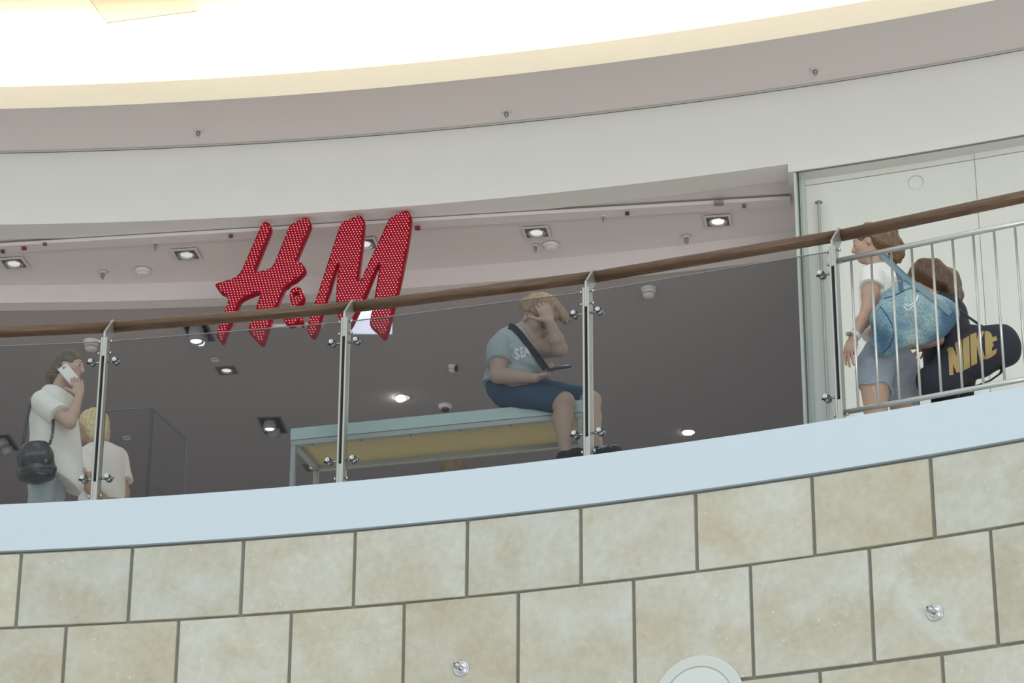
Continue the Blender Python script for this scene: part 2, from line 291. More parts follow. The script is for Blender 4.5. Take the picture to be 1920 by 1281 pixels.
# ---------------------------------------------------------------- balustrade
TH=[-1.4,3.87,9.11,14.35,19.56,24.74,29.9,35.1]
RP=14.925
bal=empty('glass_balustrade',ringA(14.4,RP,0),'glass and steel balustrade with brown wooden handrail along the balcony edge','balustrade')
GLB=(CA[0],CA[1],RP)
zg=Ur(1000,562,GLB).z+.0
def radial(th): return Matrix.Rotation(-th*D2R,3,'Z')   # x tangent, y outward
POSTM=mat('post_steel',(.46,.46,.425),.38,metal=.7)
def post(th,sides):
    R=radial(th); o=ringA(th,RP,0); p=empty('post',o); p.parent=bal; p.matrix_parent_inverse=bal.matrix_basis.inverted()
    def L(x,y,z): return o+R@Vector((x,y,z))
    for s in (-1,1):
        bm=B(); box(bm,L(s*.013,0,.485),(.010,.058,.97),R,bev=.001); obj('plate',bm,POSTM,p)
    bm=B(); box(bm,L(0,.01,.50),(.014,.036,.72),R); obj('slot_filler',bm,BLACK,p)
    bm=B(); box(bm,L(0,0,.06),(.0158,.05,.12),R); obj('spacer',bm,POSTM,p)
    bm=B(); box(bm,L(0,0,.915),(.0158,.05,.11),R); obj('spacer',bm,POSTM,p)
    # cranked head plate carrying the rail
    bm=B(); prof=[(-.026,.90),(-.026,1.005),(.105,1.135),(.165,1.135),(.165,1.10),(.03,.955),(.03,.90)]
    vs=[[bm.verts.new(L(sx,y,z)) for y,z in prof] for sx in (-.006,.006)]
    bm.faces.new(vs[0][::-1]); bm.faces.new(vs[1])
    for i in range(len(prof)): j=(i+1)%len(prof); bm.faces.new((vs[0][i],vs[0][j],vs[1][j],vs[1][i]))
    obj('head_plate',bm,POSTM,p)
    for s in (-1,1):
        for z in (.955,.885,.045):
            bm=B(); lathe(bm,L(s*.018,0,z),R@Vector((s,0,0)),[(.004,-.002),(.004,.008),(.009,.010),(.011,.016),(.008,.021),(0,.023)],12); obj('bolt',bm,CHROME,p,True)
    for s in sides:
        for z in (.83,.145):
            c=L(s*.068,0,z); bm=B()
            tube(bm,[L(s*.018,-.0,z),L(s*.066,-.0,z)],.0065,10)
            tube(bm,[L(s*.066,-.0,z),L(s*.098,-.0,z)],.005,8)
            yv=R@Vector((0,-1,0))
            lathe(bm,c,yv,[(.006,-.03),(.013,-.028),(.013,-.02),(.0195,-.02),(.0195,-.006),(.008,-.006),(.008,.0),(.0195,.002),(.0195,.010),(.0125,.013),(.0125,.038),(.012,.04),(.006,.04),(.005,.036),(0,.036)],18)
            obj('glass_clamp',bm,CHROME,p,True)
for i,th in enumerate(TH):
    if i<=4: post(th,(-1,1))
    elif i==5: post(th,(-1,))
    else: post(th,())
def hrail(th0,th1):
    a=ringA(th0,RP+.135,1.103); b=ringA(th1,RP+.135,1.103); d=(b-a).normalized(); a=a+d*.004; b=b-d*.004
    bm=B(); F=frame(d); rings=[]
    for p in (a,b): rings.append([bm.verts.new(p+F@Vector((.036*math.cos(2*PI*k/20),.031*math.sin(2*PI*k/20),0))) for k in range(20)])
    for k in range(20): bm.faces.new((rings[0][k],rings[0][(k+1)%20],rings[1][(k+1)%20],rings[1][k]))
    bm.faces.new(rings[0][::-1]); bm.faces.new(rings[1]); o=obj('handrail',bm,WOOD,bal,True)
for a,b in zip(TH,TH[1:]): hrail(a,b)
for i in range(5):
    a,b=TH[i],TH[i+1]; p0=ringA(a,RP,0); p1=ringA(b,RP,0); d=(p1-p0).normalized(); p0+=d*.028; p1-=d*.028
    R=Matrix((d,Vector((-d.y,d.x,0)),Vector((0,0,1)))).transposed(); c=(p0+p1)/2
    bm=B(); box(bm,c+Vector((0,0,(zg+.02)/2)),((p1-p0).length,.010,zg-.02),R); g=obj('glass_pane',bm,GLASS,bal)
    bm=B(); box(bm,c+Vector((0,0,zg+.0005)),((p1-p0).length,.0102,.0022),R); obj('polished_edge',bm,GEDGE,g)
# metal railing right of the glass
mr=empty('metal_railing',ringA(27.3,RP,0),'silver metal bar railing with upright balusters in front of the two girls','railing')
zt=Ur(1600,484,GLB).z; zb_=.055
for i in range(5,len(TH)-1):
    p0=ringA(TH[i],RP,0); p1=ringA(TH[i+1],RP,0); d=(p1-p0).normalized()
    for nm,z,r in (('top_rail',zt,.0145),('bottom_rail',zb_,.0135)):
        bm=B(); tube(bm,[p0+d*.02+Vector((0,0,z)),p1-d*.02+Vector((0,0,z))],r,14); obj(nm,bm,STEEL,mr,True)
    n=12 
    for k in range(n):
        q=p0+d*((.092+k*.1085) if i==5 else .06+k*.1085); bm=B(); tube(bm,[q+Vector((0,0,zb_+.01)),q+Vector((0,0,zt-.01))],.0068,10); obj('baluster',bm,STEEL,mr,True)
    for q in (p0+d*.1,p0+d*.75,p1-d*.1):
        bm=B(); box(bm,q+Vector((0,0,.014)),(.05,.04,.028),Matrix((d,Vector((-d.y,d.x,0)),Vector((0,0,1)))).transposed(),bev=.003); obj('foot_block',bm,FASC,mr)

# ---------------------------------------------------------------- ceiling fixtures
FRM=mat('fixture_frame',(.70,.67,.65),.6); FDK=mat('fixture_dark',(.17,.16,.155),.6); REFL=mat('reflector',(.75,.75,.75),.18,metal=.9)
WPL=mat('white_plastic',(.80,.78,.76),.5); GSP=mat('grey_spot_body',(.34,.34,.35),.45)
def lampm(s,c=(1,.96,.92)): return mat('lamp_%g'%s,(1,1,1),.5,emit=c,estr=s)
def yawR(a): return Matrix.Rotation(a,3,'Z')
def spot(p,power,col=(1,.93,.86),ang=130,d=(0,0,-1)):
    l=bpy.data.lights.new('lamp_light','SPOT'); l.energy=power; l.color=col; l.spot_size=math.radians(ang); l.spot_blend=.6; l.shadow_soft_size=.02
    o=bpy.data.objects.new('lamp_light',l); COL.objects.link(o); o.location=Vector(p)+Vector(d).normalized()*.03; o.rotation_euler=Vector(d).to_track_quat('-Z','Y').to_euler()
WALKP,SHOPP=26,13
def downlight(px,py,z,label,s=.165,yaw=-.16,st=1.6,grp=None,fr=FRM):
    p=Uz(px,py,z); R=yawR(yaw); t=empty('square_downlight',p,label,'ceiling light',grp)
    bm=B()
    for q in (-1,1): box(bm,p+R@Vector((q*s*.56,0,-.003)),(s*.12,s*1.24,.008),R); box(bm,p+R@Vector((0,q*s*.56,-.003)),(s*1.0,s*.12,.008),R)
    obj('frame',bm,fr,t); bm=B(); box(bm,p+Vector((0,0,.001)),(s*1.02,s*1.02,.003),R); obj('recess',bm,FDK,t)
    bm=B(); lathe(bm,p,(0,0,-1),[(s*.40,0),(s*.43,.012),(s*.40,.014),(s*.36,.008),(s*.25,.002),(s*.16,.0015)],28); obj('reflector_ring',bm,REFL,t,True)
    bm=B(); lathe(bm,p,(0,0,-1),[(s*.33,.0035),(s*.22,.007),(0,.009)],20); obj('lamp',bm,lampm(st*.6),t,True); spot(p,WALKP if z==ZB else SHOPP)
downlight(26,494,ZB,'square recessed downlight at the far left of the walkway ceiling',st=.55)
downlight(350,477.5,ZB,'square recessed downlight left of the tall red letter',st=.5)
downlight(683,457,ZB,'square recessed downlight seen through the red letter M',st=.75)
downlight(1006,436,ZB,'square recessed downlight above the seated boy beside a round detector',st=.65)
downlight(1346,415,ZB,'brightest square recessed downlight near the white right-hand block',st=1.4)
downlight(425,694,ZI,'small square downlight on the dark shop ceiling below the red letter',s=.13,st=1.3,fr=FDK)
downlight(590,876,ZI,'small square downlight just left of the steel post under the bench top',s=.15,st=1.1,fr=FDK)
def detector(px,py,z,label,r=.05,h=.045):
    p=Uz(px,py,z); t=empty('smoke_detector',p,label,'smoke detector')
    bm=B(); lathe(bm,p,(0,0,-1),[(r,-.002),(r,.010),(r*.93,.013),(0,.013)],28); obj('base',bm,WPL,t,True)
    bm=B(); lathe(bm,p,(0,0,-1),[(r*.80,.012),(r*.86,.018),(r*.84,h*.55),(r*.62,h*.6),(r*.62,h*.66),(r*.80,h*.68),(r*.66,h*.95),(r*.5,h),(0,h)],28); obj('cover',bm,WPL,t,True)
    bm=B(); lathe(bm,p,(0,0,-1),[(r*.66,h*.58),(r*.74,h*.60),(r*.74,h*.66),(r*.66,h*.68)],24); obj('vent_slot',bm,FDK,t)
detector(268,507,ZB,'white smoke detector on the walkway ceiling left of the red sign',.062,.04)
detector(1033,459,ZB,'white smoke detector beside the downlight above the seated boy',.062,.04)
detector(172,640,ZI,'white smoke detector above the head of the woman on the phone',.068,.085)
detector(1216,541,ZI,'white smoke detector below the wooden rail right of the middle post',.062,.075)
detector(848,686,ZI,'small smoke detector with a dark fitting left of the seated boy',.037,.055)
p=Uz(850,687,ZI-.0); bm=B(); lathe(bm,p+Vector((.02,-.02,0)),(0,0,-1),[(.012,0),(.019,.02),(.019,.05),(.0,.052)],14); tag(obj('dark_sensor',bm,mat('dark_sensor',(.05,.035,.03),.5)),'small dark cylinder fitting touching the smoke detector left of the boy','sensor')
def sprinkler(px,py,z,label,s=1.,grp=None):
    p=Uz(px,py,z); t=empty('sprinkler',p,label,'sprinkler',grp)
    m=mat('sprinkler_metal',(.30,.28,.27),.35,metal=.8)
    bm=B(); lathe(bm,p,(0,0,-1),[(.036*s,-.002),(.034*s,.004),(.016*s,.010),(.012*s,.010),(0,.010)],20); obj('rosette',bm,mat('rosette_grey',(.62,.6,.58),.5),t,True)
    bm=B(); lathe(bm,p,(0,0,-1),[(.012*s,.008),(.012*s,.022),(.006*s,.03),(.0045*s,.045),(0,.045)],12); obj('bulb',bm,m,t,True)
    for q in (-1,1):
        bm=B(); tube(bm,[p+Vector((q*.011*s,0,-.02)),p+Vector((q*.013*s,0,-.034)),p+Vector((q*.004*s,0,-.052))],.0028*s,6); obj('yoke_arm',bm,m,t,True)
    bm=B(); lathe(bm,p+Vector((0,0,-.052)),(0,0,-1),[(.014*s,0),(.014*s,.003),(0,.003)],14); obj('deflector',bm,mat('deflector',(.6,.58,.56),.35,metal=.6),t)
sprinkler(372,245,ZG,'small metal sprinkler head on the upper soffit, leftmost of three',1.1)
sprinkler(949.5,209,ZG,'small metal sprinkler head on the upper soffit, middle of three',1.1)
sprinkler(1528,130,ZG,'small metal sprinkler head on the upper soffit, rightmost of three',1.15)
sprinkler(193,511,ZB,'sprinkler head on the walkway ceiling just left of a white smoke detector',1.0)
sprinkler(1287,445,ZB,'sprinkler head on the walkway ceiling left of the brightest downlight',1.1)
sprinkler(1004,461,ZB,'sprinkler head on the walkway ceiling close beside the detector above the boy',.8)
sprinkler(292,456,ZB-.03,'small sprinkler head at the ceiling track left of the red sign',.8)
sprinkler(1131,405,ZB-.03,'small sprinkler head at the ceiling track right of the red sign',.5)
def disc(px,py,label,r):
    p=Uz(px,py,ZI); t=empty('round_speaker',p,label,'ceiling speaker'); bm=B(); lathe(bm,p,(0,0,-1),[(r,-.002),(r,.008),(r*.93,.012),(r*.9,.010),(0,.010)],28); obj('grille',bm,mat('speaker_grey',(.72,.72,.72),.6),t,True)
    bm=B(); lathe(bm,p,(0,0,-1),[(r*1.06,-.002),(r*1.06,.004),(0,.004)],28); obj('rim',bm,FDK,t)
disc(404,673,'round pale ceiling speaker below the twin spotlights',.042); disc(238,820,'round pale ceiling speaker above the glass screen at left',.046)
# twin gimbal spots
def gimbal(px,py,label,heads,yaw,L=.34,Wd=.17,lit=14):
    p=Uz(px,py,ZI); R=yawR(yaw); t=empty('twin_spotlight',p,label,'spotlight'); bm=B()
    for q in (-1,1): box(bm,p+R@Vector((q*(Wd/2+.008),0,-.003)),(.016,L+.03,.010),R); box(bm,p+R@Vector((0,q*(L/2+.008),-.003)),(Wd,.016,.010),R)
    obj('frame',bm,mat('dark_frame',(.13,.13,.13),.5),t); bm=B(); box(bm,p+Vector((0,0,.001)),(Wd,L,.004),R); obj('recess',bm,mat('recess_black',(.025,.024,.024),.7),t)
    for (ox,oy,d,l,r_) in heads:
        c=p+R@Vector((ox,oy,-.005)); d=R@Vector(d).normalized(); bm=B()
        lathe(bm,c,d,[(r_*.8,-.01),(r_*.95,.01),(r_,l*.5),(r_*1.02,l),(r_*.9,l),(r_*.55,l-.02)],24); h=obj('spot_head',bm,GSP,t,True)
        bm=B(); lathe(bm,c+d*(l-.012),d,[(r_*.86,0),(r_*.5,.002),(0,.003)],24); obj('lens',bm,lampm(lit),h); spot(c+d*l,SHOPP*.5,d=d,ang=110)
gimbal(372,622,'large twin gimbal spotlight hanging below the wooden rail left of the sign foot',[(0,-.09,(.05,-.02,-1),.13,.062),(.01,.08,(-.1,-.5,-1),.085,.056)],-.1,lit=9)
gimbal(511,797,'large twin gimbal spotlight beside the left end of the glass bench',[(-.01,-.08,(.02,-.0,-1),.075,.056),(.0,.07,(-.1,.55,-1),.07,.056)],-.1,lit=9)
gimbal(6,830,'twin gimbal spotlight half cut by the left picture edge',[(0,-.08,(.4,.4,-1),.06,.056),(.0,.08,(.4,.5,-1),.07,.056)],-.1,lit=3)
def roundlamp(px,py,label,r=.062,tilt=(0,-.25,-1)):
    p=Uz(px,py,ZI); t=empty('round_downlight',p,label,'ceiling light'); d=Vector(tilt).normalized()
    bm=B(); lathe(bm,p,(0,0,-1),[(r*1.1,-.002),(r*1.1,.004),(r*1.02,.006),(r*.98,.002)],28); obj('trim_ring',bm,mat('ring_shop',(.35,.33,.33),.7),t,True)
    bm=B(); lathe(bm,p+Vector((0,0,-.002)),d,[(r*.96,-.004),(r*.9,.006),(0,.01)],28); obj('lamp',bm,lampm(30,(1,.93,.82)),t,True); spot(p+Vector((0,0,-.02)),SHOPP)
roundlamp(755,745,'glaring round lamp on the dark shop ceiling left of the boy',tilt=(.5,-.15,-1)); 
roundlamp(1291,810,'glaring round lamp low on the dark ceiling just above the pale blue band',.055,(.1,-.1,-1))
# dome camera
p=Uz(835,760,ZI); t=empty('dome_camera',p,'white dome security camera with dark bubble above the bench','security camera')
bm=B(); lathe(bm,p,(0,0,-1),[(.060,-.002),(.060,.012),(.054,.026),(.038,.034),(0,.034)],28); obj('housing',bm,WPL,t,True)
bm=B(); lathe(bm,p,(0,0,-1),[(.037,.032),(.036,.045),(.026,.058),(.012,.064),(0,.065)],24); obj('dome',bm,mat('smoked_dome',(.01,.01,.012),.08,coat=1),t,True)

# ---------------------------------------------------------------- wall fittings on the tiles
def nozzle(px,py,label):
    p=Ur(px,py,AR(0)); a=math.atan2(p.x-CA[0],p.y-CA[1])/D2R; R=radial(a); t=empty('wall_nozzle',p,label,'wall fitting'); n=R@Vector((0,-1,0))
    bm=B(); lathe(bm,p,n,[(.043,-.006),(.043,.004),(.037,.007),(.034,.005),(.028,.007),(.025,.010),(.012,.011)],30); obj('rosette',bm,CHROME,t,True)
    d=(n+Vector((-.25,0,.15))).normalized(); bm=B(); lathe(bm,p,d,[(.014,.004),(.014,.03),(.018,.032),(.018,.044),(.010,.048),(.010,.056),(0,.056)],18); obj('spout',bm,CHROME,t,True)
    bm=B(); tube(bm,[p+d*.03+Vector((-.018,0,.004)),p+d*.045+Vector((-.014,0,.012))],.004,8); obj('screw',bm,mat('dark_steel',(.1,.1,.1),.3,metal=.8),t,True)
nozzle(865,1254,'chrome wall nozzle with round rosette on the pale tile at bottom centre')
nozzle(1753,1149,'chrome wall nozzle with round rosette on the tile below the blue bag girl')
p=Ur(1311,1318,AR(0)); a=math.atan2(p.x-CA[0],p.y-CA[1])/D2R; R=radial(a); t=empty('wall_roundel',p,'large round pale grey cover plate on the tiles at the bottom edge','wall cover'); n=R@Vector((0,-1,0))
bm=B(); lathe(bm,p,n,[(.236,-.01),(.236,.012),(.228,.016),(.182,.016),(.178,.008),(0,.008)],48); obj('ring_plate',bm,mat('plate_grey',(.60,.63,.58),.45),t)
bm=B(); lathe(bm,p,n,[(.174,.006),(.174,.015),(.170,.018),(0,.018)],48); obj('inner_disc',bm,mat('plate_inner',(.64,.67,.62),.45),t)

# ---------------------------------------------------------------- glass screen at left
A=Uz(285,765,1.1); Bq=Uz(350,825,1.1); A0=Uz(200,771,1.1); AA=A+(A0-A)*1.08
t=empty('glass_screen',(A.x,A.y,0),'frameless glass screen with dark corner edge behind the second post','glass screen')
for q0,q1 in ((AA,A),(A,Bq)):
    d=(q1-q0); d.z=0; l=d.length; d.normalize(); R=Matrix((d,Vector((-d.y,d.x,0)),Vector((0,0,1)))).transposed()
    bm=B(); box(bm,(q0+q1)/2+Vector((0,0,-.55)),(l,.010,1.10),R); g=obj('glass_panel',bm,glassmat('screen_glass',(.95,.95,.95),1.06),t)
    bm=B(); box(bm,(q0+q1)/2+Vector((0,0,.001)),(l,.0104,.004),R); obj('top_edge',bm,mat('edge_line',(.16,.16,.16),.3),g)
bm=B(); box(bm,A+Vector((0,0,-.55)),(.018,.018,1.1)); obj('corner_profile',bm,mat('dark_profile',(.06,.06,.065),.25,metal=.5),t)
bm=B(); box(bm,Bq+Vector((0,0,-.55)),(.008,.012,1.1)); obj('end_profile',bm,mat('steel_profile',(.35,.35,.36),.25,metal=.6),t)
# ---------------------------------------------------------------- low glass bench
a=Uz(545,803.5,.45); b=Uz(1092,749.5,.45); d=(b-a); d.z=0; L=d.length; d.normalize(); nrm=Vector((-d.y,d.x,0)); R=Matrix((d,nrm,Vector((0,0,1)))).transposed()
bench=empty('glass_bench',(a+b)/2-Vector((0,0,.45)),'long low bench with pale mint glass top band and silver legs under the boy','bench')
DB=.42; c0=(a+b)/2+nrm*DB/2
MINT=mat('mint_glass_band',(.50,.66,.60),.3); ALU=mat('aluminium_profile',(.44,.47,.43),.4,metal=.3)
bm=B(); box(bm,c0+Vector((0,0,-.035)),(L,DB,.068),R,bev=.002); obj('top',bm,MINT,bench)
bm=B()
for s in (-1,1): box(bm,c0+nrm*s*(DB/2-.02)+Vector((0,0,-.085)),(L-.006,.034,.026),R); box(bm,c0+d*s*(L/2-.022)+Vector((0,0,-.085)),(.036,DB-.08,.026),R)
obj('frame',bm,ALU,bench)
bm=B(); box(bm,c0+Vector((0,0,-.0715)),(L-.07,DB-.07,.003),R); obj('underside_panel',bm,mat('cream_panel',(.75,.62,.30),.5),bench)
for k in range(6):
    bm=B(); q=c0+d*(-L/2+.12+k*(L-.24)/5)-nrm*(DB/2-.02)+Vector((0,0,-.099)); lathe(bm,q,(0,0,-1),[(.004,0),(.004,.003),(0,.003)],10); obj('screw',bm,BLACK,bench)
for sx in (-1,1):
    for sy in (-1,1):
        bm=B(); box(bm,c0+d*sx*(L/2-.016)+nrm*sy*(DB/2-.018)+Vector((0,0,-.274)),(.028,.028,.352),R,bev=.002); obj('leg',bm,ALU,bench)

# ---------------------------------------------------------------- lit panel behind the red sign
YP=20.02; pa=Uy(655,577,YP); pb=Uy(736.5,577,YP); pc=Uy(736.5,627,YP)
t=empty('lit_hanging_sign',(pa+pc)/2,'pale blue lit hanging panel behind the foot of the red letter M','lightbox')
wq=pb.x-pa.x; hq=pb.z-pc.z; cc=Vector(((pa.x+pb.x)/2,YP,(pb.z+pc.z)/2))
bm=B(); box(bm,cc,(wq,.02,hq)); obj('panel',bm,mat('panel_pale',(.50,.54,.64),.5,emit=(.62,.70,1.),estr=.30),t)
bm=B(); box(bm,cc+Vector((-.02,-.016,hq/2-.03)),(wq*.55,.012,.03)); obj('light_strip',bm,lampm(3,(.75,.85,1)),t)
for s in (-1,1):
    bm=B(); top=ZB+.012; tube(bm,[cc+Vector((s*wq*.4,0,hq/2-.004)),Vector((cc.x+s*wq*.4,YP,top+.003))],.003,6); obj('hanger',bm,STEEL,t)

# ---------------------------------------------------------------- red sign
S0=Ur(590,520,grow(CBB,.045)); nS=Vector((-5.0-S0.x,-3.0-S0.y,0)).normalized(); tS=Vector((-nS.y,nS.x,0)); 
if tS.x<0: tS=-tS
def S(px,py):
    d=ray(px,py); k=(S0-CAMP).dot(nS)/d.dot(nS); p=CAMP+d*k; return ((p-S0).dot(tS),(p-S0).z)
sign=empty('red_letter_sign',S0,'red illuminated letters H&M dotted with small lights hanging over the walkway','shop sign')
def zz(pts): return [S(380+x/4.002,360+y/4.002) for x,y in pts]
Hp=[(440,240),(455,224),(475,219),(497,228),(513,258),(508,290),(378,605),(450,585),(520,565),(585,410),(650,245),(700,217),(775,186),(796,195),(812,240),(800,275),(690,530),(738,524),(752,545),(773,570),(765,600),(700,658),(655,680),(635,705),(616,712),(512,950),(458,1128),(432,1145),(395,1105),(338,1045),(345,1000),(395,870),(440,738),(285,800),(250,880),(152,1122),(138,1130),(96,1078),(115,1005),(195,802),(165,765),(132,755),(88,695),(98,683),(270,630),(360,420)]
Mp=[(775,1020),(835,840),(935,530),(1030,240),(1052,217),(1165,171),(1190,175),(1215,215),(1195,430),(1160,706),(1280,450),(1395,200),(1420,181),(1520,135),(1548,142),(1568,190),(1540,400),(1490,650),(1430,880),(1378,1082),(1350,1095),(1310,1050),(1255,1003),(1250,970),(1285,800),(1335,495),(1215,790),(1106,1016),(1086,1000),(1035,965),(1005,910),(998,800),(1005,640),(1022,500),(925,830),(860,1040),(832,1087),(802,1077)]
Ap=[(648,765),(660,726),(698,708),(735,716),(752,745),(766,792),(748,825),(708,850),(722,880),(738,905),(756,968),(745,998),(728,990),(716,962),(690,990),(660,1003),(625,990),(600,950),(605,905),(632,868),(668,838),(655,810)]
Ahole1=[(683,762),(700,748),(716,766),(700,792)]; Ahole2=[(650,925),(676,900),(698,930),(668,955)]
def chaikin(P,n=2,t=.17):
    for _ in range(n):
        Q=[]
        for i in range(len(P)):
            a,b=P[i],P[(i+1)%len(P)]; Q+=[(a[0]*(1-t)+b[0]*t,a[1]*(1-t)+b[1]*t),(a[0]*t+b[0]*(1-t),a[1]*t+b[1]*(1-t))]
        P=Q
    return P
MS=Matrix((tS,Vector((0,0,1)),tS.cross(Vector((0,0,1))))).transposed()   # third axis points to viewer or away
if MS.col[2].dot(nS)<0: MS=Matrix((tS,Vector((0,0,1)),nS)).transposed()
def extrude2d(name,loops,depth,bev,m,parent,T,back=True):
    cu=bpy.data.curves.new(name,'CURVE'); cu.dimensions='2D'; cu.fill_mode='BOTH'; cu.extrude=depth/2-bev; cu.bevel_depth=bev; cu.bevel_resolution=2; cu.offset=-bev
    for lp in loops:
        s=cu.splines.new('POLY'); s.points.add(len(lp)-1); s.use_cyclic_u=True
        for i,(x,y) in enumerate(lp): s.points[i].co=(x,y,0,1)
    o=bpy.data.objects.new('tmp',cu); COL.objects.link(o); dg=bpy.context.evaluated_depsgraph_get(); me=bpy.data.meshes.new_from_object(o.evaluated_get(dg)); bpy.data.objects.remove(o); bpy.data.curves.remove(cu)
    me.materials.clear(); me.transform(T); return link(name,me,m,parent)
def inside(p,P):
    c=False; x,y=p; j=len(P)-1
    for i in range(len(P)):
        if (P[i][1]>y)!=(P[j][1]>y) and x<(P[j][0]-P[i][0])*(y-P[i][1])/(P[j][1]-P[i][1])+P[i][0]: c=not c
        j=i
    return c
def dist(p,P):
    m=9; 
    for i in range(len(P)):
        a=P[i]; b=P[(i+1)%len(P)]; dx,dy=b[0]-a[0],b[1]-a[1]; l=dx*dx+dy*dy+1e-12; t=max(0,min(1,((p[0]-a[0])*dx+(p[1]-a[1])*dy)/l)); m=min(m,math.hypot(p[0]-a[0]-t*dx,p[1]-a[1]-t*dy))
    return m
REDF=mat('red_acrylic',(.19,.0,.008),.3,emit=(.75,.0,.03),estr=.075,spec=.2); LED=mat('led_pink',(1,.5,.5),.4,emit=(1,.22,.30),estr=1.15)
DEP=.075
for nm,P0,holes in (('letter_h',Hp,[]),('ampersand',Ap,[Ahole1,Ahole2]),('letter_m',Mp,[])):
    lp=chaikin(zz(P0)); hl=[chaikin(zz(h),1) for h in holes]
    T=Matrix.Translation(S0-nS*DEP/2)@MS.to_4x4(); o=extrude2d(nm,[lp]+hl,DEP,.014,REDF,sign,T)
    bm=B(); xs=[p[0] for p in lp]; ys=[p[1] for p in lp]; sx,sy=.0230,.0198; k=0; y=min(ys); sl=.30 if nm!='letter_m' else .12
    while y<max(ys):
        x=min(xs)-1+(sx/2 if k%2 else 0)+ (y*sl)%sx
        while x<max(xs):
            if inside((x,y),lp) and dist((x,y),lp)>.011 and not any(inside((x,y),h) or dist((x,y),h)<.006 for h in hl):
                c=S0+tS*x+Vector((0,0,y))+nS*.001; bmesh.ops.create_icosphere(bm,subdivisions=1,radius=.0042,matrix=Matrix.Translation(c))
            x+=sx
        y+=sy; k+=1
    print('leds',nm,len(bm.faces)//80); l=obj('led_bulbs',bm,LED,o,True); l['kind']='stuff'
def Sx(px,py,off): u,v=S(px,py); return S0+tS*u+Vector((0,0,v))+nS*off
bm=B(); tube(bm,[Sx(480,602,-DEP-.03),Sx(600,597.5,-DEP-.03)],.016,12); obj('mounting_bar',bm,WPL,sign,True)
for px,py in ((662,408),(500,412),(575,414),(752,402)):
    bm=B(); q=Sx(px,py,-.05); tube(bm,[q-Vector((0,0,.04)),Vector((q.x,q.y,ZB+.03))],.005,8); obj('hanging_rod',bm,WPL,sign)
